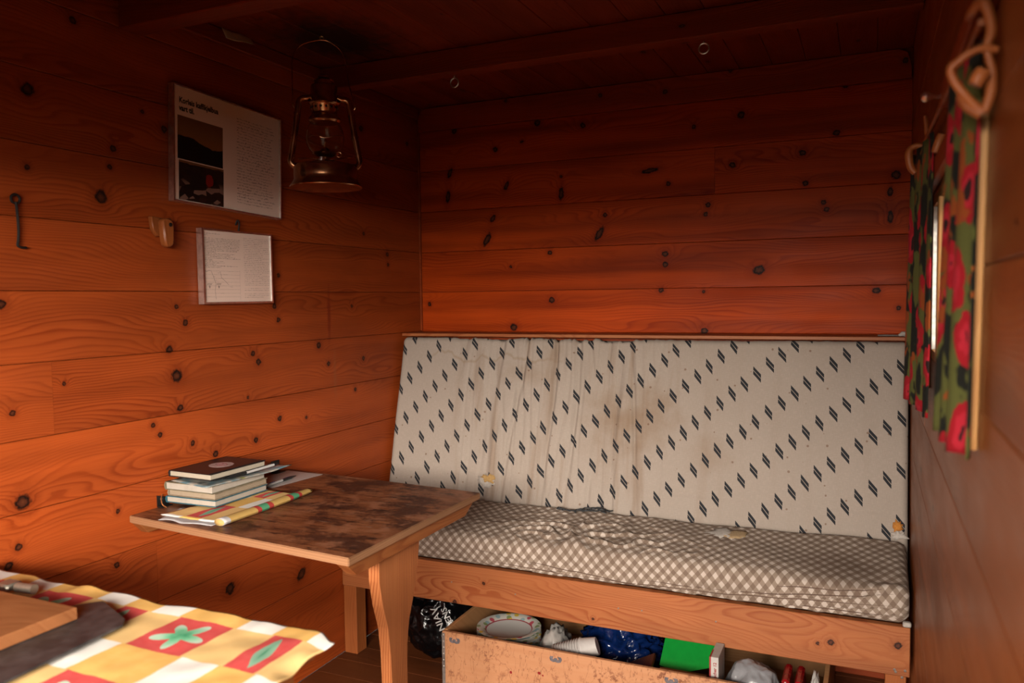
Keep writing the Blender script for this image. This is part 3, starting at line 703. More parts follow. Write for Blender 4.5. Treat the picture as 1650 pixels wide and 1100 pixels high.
b = B(); b.prism([(0.002, 1.572, .7695), (0.002, 2.20, .7695), (0.002, 2.16, .735), (0.002, 1.605, .735)], (0.028, 0, 0), .0012); b.out('wall_batten', M_batten, table)
lp = [(1.672, .7695), (1.672, .668), (1.686, .60), (1.708, .535), (1.718, .46), (1.721, .39), (1.722, .28), (1.722, 0.0), (1.798, 0.0), (1.798, .36), (1.801, .46), (1.812, .52), (1.838, .58), (1.862, .66), (1.872, .72), (1.876, .7695)]
b = B(); b.prism([(0.7525, y, z) for y, z in lp], (-0.032, 0, 0), .0015); leg = b.out('leg', M_leg, table)
b = B(); b.prism([(0.0008, 1.663, .7905), (0.0008, 1.703, .7905), (0.0008, 1.703, .812), (0.0008, 1.663, .824)], (0.003, 0, 0)); b.box(.0008, 1.663, .7902, .022, 1.70, .793)
br = b.out('wall_bracket', M_dark, table); tag(br, 'black iron angle plate'); screw(br, (.0045, 1.675, .812), (1, 0, 0), .0035, M_steel)
b = B(); b.prism([(0.0008, 2.145, .7905), (0.0008, 2.185, .7905), (0.0008, 2.185, .83), (0.0008, 2.145, .83)], (0.003, 0, 0)); b.box(.0008, 2.145, .7902, .03, 2.185, .793)
b.out('wall_bracket', M_dark, table)

# ---- things on the table
ZT = 0.7905
def floral(name, scale_shift=(0.70, 0.965)):
    """yellow check with white squares and red squares holding green leaves"""
    m = N(name); U = m.sep(m.uv()); x, y = U[0], U[1]
    wv = m.vm('MULTIPLY_ADD', m.noise(m.xyz(x, y), 14, 2, col=True), (0.014, 0.014, 0), m.xyz(x, y)); w = m.sep(m.vm('ADD', wv, (-.007, -.007, 0))); x, y = w[0], w[1]
    u = m.ma('SUBTRACT', x, scale_shift[0]); u = m.ma('SUBTRACT', u, m.ma('MULTIPLY', m.ma('FLOOR', m.ma('DIVIDE', u, .37)), .37))
    v = m.ma('SUBTRACT', y, scale_shift[1]); v = m.ma('SUBTRACT', v, m.ma('MULTIPLY', m.ma('FLOOR', m.ma('DIVIDE', v, .235)), .235))
    def band(t, a, c): return m.ma('MULTIPLY', m.ma('GREATER_THAN', t, a), m.ma('LESS_THAN', t, c))
    rowA = band(v, 0, .128); big = m.ma('MULTIPLY', rowA, band(u, 0, .128)); small = m.ma('MULTIPLY', rowA, band(u, .222, .285))
    rowB = m.ma('SUBTRACT', 1.0, rowA); white = m.ma('MULTIPLY', rowB, m.ma('MAXIMUM', band(u, .135, .215), band(u, .292, .364)))
    n = m.noise(m.xyz(x, y), 60, 3)
    col = m.mix(n, (1.22, 0.66, 0.16), (1.32, 0.82, 0.27))
    col = m.mix(m.ma('MULTIPLY', m.ma('MAXIMUM', band(u, .128, .222), band(u, .285, .37)), m.ma('MULTIPLY', rowA, .35)), col, (1.35, 1.05, 0.6))
    col = m.mix(white, col, m.mix(n, (1.25, 1.19, 1.10), (1.4, 1.35, 1.27)))
    col = m.mix(m.ma('MAXIMUM', big, small), col, m.mix(n, (0.90, 0.085, 0.08), (1.05, 0.17, 0.16)))
    # five-lobed flower
    p = m.xyz(m.ma('SUBTRACT', u, .064), m.ma('SUBTRACT', v, .064)); s = m.sep(p); ang = m.ma('ARCTAN2', s[1], s[0]); r = m.vm('LENGTH', p)
    lob = m.ma('MULTIPLY_ADD', m.ma('COSINE', m.ma('MULTIPLY_ADD', ang, 5.0, .6)), .017, .037)
    fl = m.ma('MULTIPLY', big, m.ma('LESS_THAN', r, lob))
    gcol = m.ramp(m.ma('ADD', m.ma('MULTIPLY', r, 14), m.ma('MULTIPLY', m.noise(m.xyz(x, y), 45, 2), .5)), [(0.25, (0.05, 0.50, 0.22)), (0.55, (0.30, 0.85, 0.50)), (0.95, (0.8, 1.0, 0.8))])
    col = m.mix(fl, col, gcol)
    # single leaf
    lx = m.ma('DIVIDE', m.ma('ADD', m.ma('SUBTRACT', u, .253), m.ma('MULTIPLY', m.ma('SUBTRACT', v, .064), .15)), .013); ly = m.ma('DIVIDE', m.ma('SUBTRACT', v, .064), .055)
    e = m.ma('ADD', m.ma('ABSOLUTE', lx), m.ma('MULTIPLY', ly, ly)); col = m.mix(m.ma('MULTIPLY', small, m.ma('LESS_THAN', e, 1.0)), col, m.ramp(e, [(0.0, (0.08, 0.38, 0.20)), (0.25, (0.3, 0.62, 0.42)), (1, (0.42, 0.70, 0.50))]))
    m.bump(m.noise(m.xyz(x, y), 700, 1), .2, .0008)
    return m.fin(col, 0.85, spec=.2)
M_floral = floral('floral_yellow_tablecloth')
M_floral2 = floral('floral_yellow_folded', (-0.14, 0.25))
M_cover = {}
def page_mat(name, c, axis=2):
    m = N(name); P = m.sep(m.pos()); f = m.noise(m.xyz(0.0, 0.0, m.ma('MULTIPLY', P[2], 1500)), 1, 1)
    f2 = m.noise(m.pos(), 40, 3)
    col = m.mix(m.ramp(f, [(0.4, 0), (0.6, 1)]), tuple(t*.72 for t in c), c); col = m.mix(m.ramp(f2, [(0.5, 0), (0.8, .5)]), col, tuple(t*.6 for t in c))
    return m.fin(col, 0.85, spec=.2)
M_pageW = page_mat('white_page_block', (0.76, 0.68, 0.58)); M_pageB = page_mat('beige_page_block', (0.60, 0.47, 0.33)); M_pageC = page_mat('cream_page_block', (0.74, 0.64, 0.50))
def book(name, label, c, z, w, d, h, rot, cover, pages, grp='books piled on the small table', ct=0.0022, over=0.003):
    """c: near-left corner (x,y); spine on the wall side; w along local x, d along local y"""
    t = thing(name, (c[0], c[1], z), label, 'book', grp)
    Tm = Matrix.Translation((c[0], c[1], z)) @ Matrix.Rotation(rot, 4, 'Z')
    b = B()
    pts = [(0, 0), (w, 0), (w, d), (0, d)]
    b.box(0, 0, 0, w, d, ct, .0008, T=Tm); b.box(0, 0, h-ct, w, d, h, .0008, T=Tm)
    # rounded spine
    sp = [(0.004, 0, 0.0), (0.0, 0, h*.2), (-0.002, 0, h*.5), (0.0, 0, h*.8), (0.004, 0, h), (0.007, 0, h), (0.004, 0, h*.8), (0.003, 0, h*.5), (0.004, 0, h*.2), (0.007, 0, 0)]
    b.prism([Vector(p) for p in sp], (0, d, 0), T=Tm)
    b.out('cover', cover, t)
    b = B(); b.box(0.004, over, ct+.0001, w-over, d-over, h-ct-.0001, .0006, T=Tm); b.out('page_block', pages, t)
    return t, Tm
M_bblue = plain('teal_book_cloth', (0.045, 0.19, 0.26), 0.55, var=.15, scale=200)
M_bbeige = plain('worn_beige_cover', (0.40, 0.31, 0.21), 0.7, var=.2)
M_bgreen = plain('olive_grey_cover', (0.26, 0.22, 0.13), 0.6, var=.2)
M_bblack = plain('black_notebook_cover', (0.018, 0.016, 0.018), 0.42, var=.2, scale=300)
# folded cloth with white paper beneath
def sheet(name, pts_fn, nu, nv, thick, mat, parent=None, base=None, uvfn=None, smooth=True):
    v = []; uv = []; f = []
    for k in (1, 0):
        for i in range(nu+1):
            for j in range(nv+1):
                p = Vector(pts_fn(i/nu, j/nv)); v.append(tuple(p if k else p+Vector(thick))); uv.append(uvfn(i/nu, j/nv) if uvfn else (i/nu, j/nv))
    m = nv+1; K = (nu+1)*m
    for i in range(nu):
        for j in range(nv):
            q = (i*m+j, (i+1)*m+j, (i+1)*m+j+1, i*m+j+1); f.append(q); f.append(tuple(K+t for t in q[::-1]))
    ring_ = [i*m for i in range(nu+1)]+[nu*m+j for j in range(1, nv+1)]+[i*m+nv for i in range(nu-1, -1, -1)]+[j for j in range(nv-1, 0, -1)]
    for a, c in zip(ring_, ring_[1:]+ring_[:1]): f.append((c, a, K+a, K+c))
    return link(name, v, f, mat, parent, smooth, uv, base=base)
fc0 = thing('folded_tablecloth', (.22, 1.75, ZT), 'folded yellow, red and green checked tablecloth under the book pile', 'tablecloth')
def fpt(u, v):
    a = Vector((.085, 1.60, 0)).lerp(Vector((.150, 1.945, 0)), v); c_ = Vector((.300, 1.595, 0)).lerp(Vector((.285, 1.935, 0)), v); p = a.lerp(c_, u)
    z = ZT+.0032+.003*max(0, nz(p.x*18, p.y*14, 4))
    p.y += .008*nz(u*6, 3, 1)*(1-v); return (p.x, p.y, z)
M_white = plain('white_cotton_lining', (0.74, 0.72, 0.74), 0.85, var=.05)
sheet('folded_layer', fpt, 24, 28, (0, 0, -.0018), M_floral2, fc0, uvfn=lambda u, v: (u*.23, v*.34))
def fpt2(u, v):
    a = Vector((.118, 1.562, 0)).lerp(Vector((.07, 1.69, 0)), v); c_ = Vector((.300, 1.567, 0)).lerp(Vector((.31, 1.66, 0)), v); p = a.lerp(c_, u)
    return (p.x, p.y+.005*sin(u*9)*(1-v), ZT+.0007+.0022*(1-v)*abs(sin(u*7)))
sheet('white_lining', fpt2, 30, 8, (0, 0, -.0006), M_white, fc0)
b = B()
pts = [(.318+.012*sin(t*2.2)-.020*t, 1.580+.385*t, ZT+.0105-.003*t) for t in [i/30 for i in range(31)]]
n_ = 12; v = []; uv = []; f = []
for i, p in enumerate(pts):
    t = i/30; rx = .0175*(1-.35*sm(.7, 1, t)); rz = .0098*(1-.25*sm(.7, 1, t))
    for k in range(n_+1):
        a = 2*pi*k/n_; v.append((p[0]+rx*cos(a), p[1], ZT+rz*1.01+rz*sin(a)+.0002)); uv.append((.05+.235*((k/n_+.35) % 1)*.0+.07+k/n_*.08, .02+t*.47))
for i in range(30):
    for k in range(n_): f.append((i*(n_+1)+k, i*(n_+1)+k+1, (i+1)*(n_+1)+k+1, (i+1)*(n_+1)+k))
f.append(tuple(range(n_))[::-1]); f.append(tuple(30*(n_+1)+k for k in range(n_)))
def rollmat():
    m = N('yellow_roll_cloth'); U = m.sep(m.uv()); y = U[1]
    n = m.noise(m.xyz(U[0], y), 60, 3); col = m.mix(n, (0.78, 0.46, 0.12), (0.86, 0.58, 0.2))
    for a, c in ((.02, .05),): col = m.mix(m.ma('MULTIPLY', m.ma('GREATER_THAN', y, a), m.ma('LESS_THAN', y, c)), col, (.78, .76, .78))
    for a, c in ((.175, .255), (.345, .42)):
        col = m.mix(m.ma('MULTIPLY', m.ma('GREATER_THAN', y, a), m.ma('LESS_THAN', y, c)), col, (.64, .07, .06))
        col = m.mix(m.ma('MULTIPLY', m.ma('GREATER_THAN', y, a+.02), m.ma('LESS_THAN', m.ma('MULTIPLY_ADD', n, .03, y), c-.006)), col, (.13, .48, .25))
    return m.fin(col, .85, spec=.2)
link('rolled_edge', v, f, rollmat(), fc0, True, uv)
Z = ZT+.0085
t, Tm = book('hardback_book', 'teal cloth hardback at the bottom of the book pile', (.006, 1.690), Z, .186, .222, .019, radians(1.5), M_bblue, M_pageW); Z += .0192
t, Tm = book('hardback_book', 'beige worn hardback with brown pages, second from bottom of the pile', (.010, 1.695), Z, .178, .222, .0185, radians(1), M_bbeige, M_pageB); Z += .0187
t, Tm = book('hardback_book', 'olive-edged book with white pages in the middle of the pile', (.006, 1.688), Z, .180, .222, .023, radians(.6), M_bgreen, M_pageW); Z += .0232
# magazine
def magmat():
    m = N('magazine_print'); P = m.objc(); n = m.noise(P, 22, 4, col=True); s = m.sep(n)
    col = m.mix(m.ramp(s[0], [(0.4, 0), (0.6, 1)]), (0.62, 0.56, 0.48), (0.16, 0.30, 0.36)); col = m.mix(m.ramp(s[1], [(0.58, 0), (0.66, .8)]), col, (0.10, 0.10, 0.09)); col = m.mix(m.ramp(s[2], [(0.62, 0), (0.7, 1)]), col, (0.40, 0.40, 0.12))
    return m.fin(col, .35)
mg = thing('magazine', (.01, 1.69, Z), 'thin curled magazine with a blue-green picture cover, under the black notebook', 'magazine')
def mpt(u, v):
    a = Vector((.02, 1.700, 0)).lerp(Vector((.04, 1.96, 0)), v); c_ = Vector((.185, 1.668, 0)).lerp(Vector((.225, 1.985, 0)), v); p = a.lerp(c_, u)
    z = Z+.0026+.006*sm(.7, 1, v)*u
    return (p.x, p.y, z)
sheet('paper_cover', mpt, 14, 16, (0, 0, -.0022), magmat(), mg)
Z += .0034
pen_z = Z+.0048
def pen(label, p0, p1, body, grip, band=None, r=.0042):
    a, c_ = Vector(p0), Vector(p1); d = c_-a; L = d.length
    t = thing('pen', tuple(a.lerp(c_, .5)-Vector((0, 0, r))), label, 'pen', 'pens on the small table')
    def seg(t0, t1, r0, r1, name, mat): B().tube([a+d*t0, a+d*((t0+t1)/2), a+d*t1], [r0, (r0+r1)/2, r1], 12).out(name, mat, t, True)
    seg(0.04, .18, .0012, r, 'tip', grip); seg(.18, .42, r*1.05, r*1.05, 'grip', grip); seg(.42, .92, r, r, 'barrel', body); seg(.92, 1, r*.9, r*.6, 'end_cap', grip)
    B().tube([a+d*.62+Vector((0, 0, r)), a+d*.9+Vector((0, 0, r*1.6)), a+d*.93+Vector((0, 0, r))], .001, 6).out('clip', band or grip, t, True)
M_pwhite = plain('white_pen_plastic', (.72, .70, .68), .3, var=.02); M_pblk = plain('black_pen_plastic', (.02, .02, .022), .3); M_pblue = plain('navy_pen_band', (.04, .05, .22), .3)
pen('white pen with black grip lying in the gap beneath the black notebook', (.176, 1.735, pen_z), (.196, 1.955, pen_z+.007), M_pwhite, M_pblk)
Z += .0092
t, Tm = book('notebook', 'black notebook with a round pink sticker, topmost of the book pile', (.008, 1.702), Z, .166, .222, .0185, radians(-1.5), M_bblack, M_pageC)
zt_ = .0186
b = B(); b.lathe([(.036, 0), (.036, .0005), (.0001, .0005)], (0, 0, 0), 40); st_ = b.out('round_sticker', plain('pink_paper_sticker', (.66, .46, .44), .6, var=.05), t, T=Tm @ Matrix.Translation((.088, .118, zt_)))
# printed emblem: ring plus winding lines
b = B()
for (R_, a0, a1, cx, cy) in ((.026, 0, 2*pi, 0, 0), (.012, .3, 4.2, -.009, .002), (.011, -2.5, 1.8, .010, -.002), (.006, 0, 5, 0, .010), (.006, 1, 6, 0, -.010)):
    pts = [(cx+R_*cos(a0+(a1-a0)*i/20), cy+R_*sin(a0+(a1-a0)*i/20), .0007) for i in range(21)]
    if R_ < .02: b.tube(pts, .0009, 4)
b.out('emblem', plain('dark_red_print', (.30, .09, .10), .6), st_, T=Tm @ Matrix.Translation((.088, .118, zt_)))
b = B(); b.tube([Tm @ Vector((.160, .0, .019)), Tm @ Vector((.161, .222, .019))], .0009, 6); b.box(.158, -.001, 0.0, .1665, .004, .0002, T=Tm)
b.out('elastic_band', M_bblack, t)
# loose sheet + second pen
b = B(); b.prism([(.03, 2.20, ZT), (.02, 1.99, ZT), (.155, 1.975, ZT), (.182, 2.192, ZT)], (0, 0, .0005)); tag(b.out('paper_sheet', M_pwhite), 'blank white sheet of paper flat on the table behind the books', 'paper')
pen('white pen with dark blue band lying on the loose white sheet', (.122, 2.135, ZT+.0052), (.135, 1.94, ZT+.0052), M_pwhite, M_pblk, M_pblue, .0045)
B().tube([(.1235+.0006, 2.09, ZT+.0052), (.125+.0006, 2.065, ZT+.0052)], .0050, 12).out('blue_band', M_pblue, [o for o in COL.objects if o.name == 'pen.001'][0], True)
# spectacles-like bent orange lead beside the bracket
b = B(); b.tube(catmull([(.036, 1.665, ZT+.002), (.032, 1.655, ZT+.012), (.022, 1.66, ZT+.024), (.010, 1.672, ZT+.030), (.004, 1.68, ZT+.034)], 5), .0016, 6)
tag(b.out('bent_wire', plain('copper_wire', (.45, .16, .05), .35, .6), smooth=True), 'short bent copper-coloured wire beside the book pile at the wall', 'wire')

# ================================================================ NEAR TABLE with flowered cloth
tb2 = thing('near_table', (.5, .8, 0), 'wooden table in the near left corner, mostly covered by a flowered cloth', 'table')
b = B(); b.box(.003, .66, .755, 1.0, 1.105, .782, .003); b.out('tabletop', M_rail, tb2)
b = B(); b.box(.95, .72, 0, .98, .80, .754, .002); b.out('leg', M_leg, tb2)
b = B(); b.box(.94, .70, .72, .99, 1.06, .7545, .002); b.out('batten', M_batten, tb2)
def cpt(u, v):
    x = .004+1.030*u; y = .66+.475*v
    edge = sm(.85, 1, v)
    z = .7875+.004*max(0, nz(x*7, y*6, 3))+.0015*nz(x*25, y*20, 1)
    y += .014*nz(x*9, 0, 5)*edge-(.022*sm(.955, 1, u)*edge)
    z += edge*(.014*max(0, nz(x*11, 2, 8)))
    k = sm(1.0, 1.025, x); z += .008*nz(y*16, 4, 2)*k-.010*k*(.5-.5*sin(y*30))
    x += .010*nz(y*10, 7, 2)*k
    return (x, y, max(z, .7845 if x < 1.0 else .76))
cloth = sheet('tablecloth', cpt, 130, 90, (0, 0, -.0018), M_floral, None, base=(.5, .8, .784), uvfn=lambda u, v: (.004+1.030*u, 0.66+.475*v))
tag(cloth, 'yellow checked tablecloth with red squares and green leaves, spread on the near table', 'tablecloth')
def greymat():
    m = N('scuffed_grey_sheet'); n = m.noise(m.pos(), 18, 5, .6)
    return m.fin(m.mix(m.ramp(n, [(0.45, 0), (0.7, 1)]), (.035, .033, .036), (.10, .09, .092)), .42)
b = B(); b.prism([(.520, 1.068, .797), (.634, 1.022, .797), (.655, 1.0, .797), (.678, .67, .797), (.38, .67, .797), (.40, .93, .797)], (0, 0, .005), .001)
tag(b.out('grey_tray', greymat()), 'dark grey scuffed flat sheet lying on the flowered cloth', 'tray')
b = B(); b.box(.03, .67, .8022, .558, .985, .825, .002)
M_brd = wood('board_wood', 'x', 'y', light=(0.52, 0.20, 0.075), dark=(0.36, 0.11, 0.035), rings=14, third='z', knots=[(.38, .93+.83*.825, 1.2), (.40, .90+.83*.825, .8)])
tag(b.out('wooden_board', M_brd), 'plain wooden board lying on the dark grey sheet, near left corner', 'board')
b = B(); b.tube([(.30, 1.045, .806), (.345, 1.05, .806)], .010, 14); b.box(.25, 1.03, .797, .29, 1.065, .812, .004)
tag(b.out('metal_fitting', plain('tarnished_pewter', (.30, .27, .22), .4, .8), smooth=True), 'small tarnished metal fitting at the wall end of the flowered cloth', 'fitting')

# ================================================================ DRAWER AND CONTENTS
dz = .235
dr = thing('drawer_crate', (1.15, 2.66, .02), 'pale plywood storage crate pulled out from under the bench', 'crate')
def cratemat():
    m = N('stained_plywood'); P = m.sep(m.pos()); x, z = P[0], P[2]
    g = m.noise(m.xyz(m.ma('MULTIPLY', x, 4), m.ma('MULTIPLY', z, 60)), 1, 3)
    col = m.mix(g, (0.78, 0.38, 0.19), (0.64, 0.27, 0.12))
    msk = m.noise(m.pos(), 6, 2); sp = m.noise(m.pos(), 55, 4, .7)
    col = m.mix(m.ma('MULTIPLY', m.ramp(sp, [(0.53, 0), (0.62, 1)]), m.ramp(msk, [(0.42, 0), (0.6, .9)])), col, (0.22, 0.055, 0.02))
    ln = m.noise(m.vm('MULTIPLY', m.pos(), (30, 1, 9)), 1, 3, .6); col = m.mix(m.ramp(m.ma('ABSOLUTE', m.ma('SUBTRACT', ln, .5)), [(0.0, .55), (0.012, 0)]), col, (0.16, 0.05, 0.02))
    for (cx, cz, r) in ((.795, .136, .0045), (.897, .152, .005), (.91, .146, .003)):
        d = m.vm('LENGTH', m.vm('MULTIPLY_ADD', m.xyz(x, z), (1/r, 1/r, 0), (-cx/r, -cz/r, 0))); col = m.mix(m.ma('LESS_THAN', m.ma('MULTIPLY_ADD', sp, 1, m.ma('SUBTRACT', d, .5)), 1), col, (.33, .008, .006))
    m.bump(g, .2, .0008)
    return m.fin(col, .6, spec=.3)
M_ply = cratemat()
b = B(); b.box(.535, 2.372, .02, 1.775, 2.386, dz, .0015); front = b.out('front_panel', M_ply, dr)
b = B(); b.box(.535, 2.3865, .02, .549, 2.98, dz+.002, .0015); b.out('side_panel', M_crate, dr)
b = B(); b.box(1.761, 2.3865, .02, 1.775, 2.98, dz+.002, .0015); b.out('side_panel', M_crate, dr)
b = B(); b.box(.5495, 2.966, .02, 1.7605, 2.98, dz, .0015); b.out('back_panel', M_crate, dr)
b = B(); b.box(.5495, 2.3865, .02, 1.7605, 2.9655, .032); b.out('bottom_panel', M_crate, dr)
b = B(); b.box(.5345, 2.3712, .02, .546, 2.3722, dz-.006); b.box(.534, 2.3712, .02, .535, 2.384, dz-.006); cs = b.out('corner_strip', plain('zinc_strip', (.20, .17, .155), .55, .7, var=.35, scale=40), dr)
for z in (.222, .200, .178, .156, .134, .112): screw(cs, (.540, 2.3712, z), (0, -1, 0), .0028, M_steel)
M_stencil = plain('grey_stencil_ink', (.16, .13, .14), .7, var=.35, scale=90)
for cx in (.584, .956, 1.334, 1.70):
    v, f = text_mesh('3', .036, .0022)
    xs_ = [p.x for p in v]; ys_ = [p.y for p in v]; mx, my = (min(xs_)+max(xs_))/2, (min(ys_)+max(ys_))/2
    w = [(cx-(p.y-my)*1.45, 2.3714, 0.208-(p.x-mx)*1.15) for p in v]
    link('stencilled_mark', w, [tuple(q) for q in f], M_stencil, front)
screw(dr, (1.5, 2.3718, .1), (0, -1, 0), .003, M_steel, 'nail')

def crumple(c, rad, seed, amp=.25, fr=3.5, sub=5, flat=None, sharp=1.0):
    bm = bmesh.new(); bmesh.ops.create_icosphere(bm, subdivisions=sub, radius=1)
    for v in bm.verts:
        p = v.co.copy(); q = p*fr+Vector((seed, seed*.7, -seed))
        d = (1-abs(noise.noise(q))*2)*amp + (1-abs(noise.noise(q*2.3+Vector((5, 1, 2))))*2)*amp*.45*sharp + noise.noise(q*5)*amp*.22
        p = p*(1+d-amp*.6); v.co = Vector((c[0]+p.x*rad[0], c[1]+p.y*rad[1], c[2]+p.z*rad[2]))
        if flat is not None and v.co.z < flat: v.co.z = flat+(v.co.z-flat)*.02
    return B().bm(bm)
def plastic(name, c, rough=.18, var=.25, trans=0.0, alpha=1.0, sp=.5, bs=.6):
    m = N(name); n = m.noise(m.pos(), 30, 4); m.bump(m.noise(m.pos(), 28, 4, .6), bs, .005)
    return m.fin(m.mix(n, tuple(x*(1-var) for x in c), c), rough, spec=sp, Transmission_Weight=trans, Alpha=alpha)
# plates
def platemat():
    m = N('printed_paper_plate'); P = m.objc(); s = m.sep(P); r = m.vm('LENGTH', m.xyz(s[0], s[1])); n = m.vor(m.xyz(s[0], s[1]), 38)
    c = m.sep(n['Color']); col = m.mix(m.ma('LESS_THAN', n['Distance'], .34), (.80, .76, .68), m.ramp(c[0], [(0, (.82, .55, .06)), (.4, (.62, .10, .14)), (.55, (.36, .52, .55)), (.75, (.30, .38, .16)), (1, (.80, .76, .68))], 'CONSTANT'))
    inner = m.ma('LESS_THAN', r, .082); ringm = m.ma('MULTIPLY', m.ma('GREATER_THAN', r, .080), m.ma('LESS_THAN', r, .0835))
    col = m.mix(inner, col, (.74, .70, .66)); col = m.mix(ringm, col, (.42, .05, .07)); return m.fin(col, .5)
M_plate = platemat()
pb = None
ORD = ['second', 'third', 'fourth', 'fifth', 'sixth', 'seventh', 'eighth', 'ninth', 'tenth', 'bottom']
PX, PY = .716, 2.535
for k in range(11):
    z = .135+k*.0068
    if k == 10: z += .002
    prof = [(.0001, 0), (.080, 0), (.086, .004), (.102, .012), (.114, .0135), (.1145, .0145), (.102, .0145), (.085, .0065), (.079, .0025), (.0001, .0025)]
    if k == 0:
        b = B(); b.lathe(prof[:-1]+[(.0001, .0025)], (PX, PY, z), 48); pb = b.out('paper_plate', M_plate, base=(PX, PY, z), smooth=True); o = pb
    else:
        o = pb.copy(); COL.objects.link(o); o.location = (PX+random.uniform(-.002, .002), PY+random.uniform(-.002, .002), z); o.rotation_euler.z = k*.6
    if k == 10: tag(o, 'topmost paper plate of the stack in the crate, flowered rim round a plain centre', 'plate', 'paper plates in the crate')
    else: tag(o, ORD[9-k]+' paper plate from the top of the flowered stack in the crate', 'plate', 'paper plates in the crate')
pbx = B().box(PX-.09, PY-.085, .033, PX+.09, PY+.085, .1345, .002)
tag(pbx.out('carton', plain('white_carton', (.55, .50, .44), .7)), 'pale carton in the crate carrying the stack of paper plates', 'box')
M_clear = plastic('milky_plastic', (.66, .62, .58), .3)
M_blueb = plastic('blue_plastic', (.004, .02, .11), .2); M_blackb = plastic('black_plastic', (.004, .004, .005), .14, sp=.28, bs=.35); M_greyb = plastic('grey_plastic', (.36, .36, .38), .28, .15)
tag(crumple((.885, 2.555, .122), (.050, .10, .105), 3, .22, 2.6, 4, .033).out('plastic_bag', M_clear, smooth=False), 'crumpled milky white plastic bag beside the paper plates', 'bag')
COL.objects['plastic_bag'].data.polygons.foreach_set('use_smooth', [True]*len(COL.objects['plastic_bag'].data.polygons))
def bag(c, rad, seed, amp, fr, mat, label, sub=5, flat=.033):
    o = crumple(c, rad, seed, amp, fr, sub, flat).out('plastic_bag', mat); o.data.polygons.foreach_set('use_smooth', [True]*len(o.data.polygons)); return tag(o, label, 'bag')
bag((1.085, 2.675, .130), (.138, .125, .120), 11, .26, 3.6, M_blueb, 'crumpled shiny dark blue plastic bag in the middle of the crate')
# nested paper cups lying on their side
cup = thing('paper_cups', (1.02, 2.48, .12), 'row of nested white paper cups lying in the crate', 'cups', 'x')
del cup['group']
M_cup = plain('white_paper_cup', (.70, .65, .62), .5, var=.04)
ca = Vector((.925, 2.45, .180)); cb = Vector((1.045, 2.48, .220)); dd = (cb-ca).normalized(); q = dd.to_track_quat('Z', 'Y').to_matrix().to_4x4()
for k in range(11):
    Tm = Matrix.Translation(ca+dd*(.0092*k)) @ q
    r0 = .040-.0
    prof = [(.0375, 0), (.0405, .003), (.0405, .0045), (.0362, .0055), (.0350, .0085), (.0345, .0085)] if k < 10 else [(.0375, 0), (.0405, .003), (.0405, .0055), (.037, .01), (.029, .055), (.0285, .056), (.0001, .054)]
    b = B(); b.lathe(prof, (0, 0, 0), 28, T=Tm); b.out('cup', M_cup, cup, True)
# brown wooden box lid
b = B(); b.box(-.055, -.055, 0, .05, .09, .012, .002); b.box(-.055, -.055, -.03, -.045, .09, 0, .001)
tag(b.out('wooden_tray', wood('dark_lid_wood', 'y', 'z', light=(.24, .07, .025), dark=(.14, .035, .012), third='x'), T=Matrix.Translation((1.210, 2.465, .175)) @ Matrix.Rotation(radians(-26), 4, 'Y') @ Matrix.Rotation(radians(10), 4, 'Z')), 'dark brown wooden tray tilted beside the blue bag', 'tray')
# green folder / tray
gb = B(); gb.prism([(1.265, 2.50, .19), (1.262, 2.62, .262), (1.45, 2.62, .262), (1.45, 2.535, .205), (1.33, 2.49, .178)], (0, .02, -.006), .0015)
tag(gb.out('green_folder', plain('bright_green_plastic', (.008, .36, .045), .35, var=.05)), 'bright green plastic folder leaning in the crate', 'folder')
b = B(); b.prism([(1.27, 2.40, .165), (1.42, 2.40, .165), (1.42, 2.49, .185), (1.27, 2.49, .185)], (0, 0, .006), .001)
tag(b.out('wood_offcut', M_crate), 'pale wooden offcut in front of the green folder', 'wood')
b = B(); rnd = random.Random(5)
for i in range(26):
    X = 1.25+i*.0052; Y = 2.405+rnd.uniform(-.006, .02); r = .006
    pts = [(X+r*cos(a)*.9, Y+r*.5*sin(a)+.003*cos(a*2), .1795+.006*sin(a+i)) for a in [2*pi*k/10 for k in range(10)]]
    b.tube(pts, .0014, 5, closed=True)
tag(b.out('metal_chain', M_dark, smooth=True), 'thin dark chain along the front edge of the crate', 'chain')
bag((1.405, 2.425, .165), (.032, .028, .035), 21, .25, 2.5, M_clear, 'small milky plastic wrapping beside the boxed fixings', 4)
bx = thing('fixings_box', (1.475, 2.47, .05), 'white cardboard box with red lettering on its end', 'box')
b = B(); b.box(1.442, 2.415, .05, 1.468, 2.525, .285, .001); b.out('carton', plain('white_card', (.66, .62, .58), .5, var=.05), bx)
b = B(); b.box(1.4405, 2.4145, .05, 1.4455, 2.47, .2852); b.out('red_stripe', plain('red_card', (.42, .02, .02), .5), bx)
v, f = text_mesh('fischer 12', .0135, .0004)
link('lettering', [(1.4615-p.y, 2.4147, .216+p.x) for p in v], [q_[::-1] for q_ in f], plain('red_print', (.40, .015, .02), .5), bx)
bag((1.562, 2.470, .150), (.085, .075, .120), 31, .10, 1.6, M_greyb, 'smooth grey plastic bag bulging out of the right half of the crate')
M_red = plastic('red_foil', (.42, .01, .015), .2)
for k, (x, lab) in enumerate(((1.668, 'narrow red foil packet with a pale seam, next to the grey bag'), (1.704, 'narrow red foil packet with a pale seam, right of its twin'))):
    b = B(); b.box(-.011, -.06, -.09, .011, .06, .09, .006)
    o = b.out('foil_packet', M_red, T=Matrix.Translation((x, 2.47, .165)) @ Matrix.Rotation(radians(-5), 4, 'Y')); tag(o, lab, 'packet', 'red packets in the crate')
    B().box(-.002, -.061, -.085, .002, -.0595, .085, T=Matrix.Translation((x, 2.47, .165)) @ Matrix.Rotation(radians(-5), 4, 'Y')).out('pale_seam', M_pwhite, o)
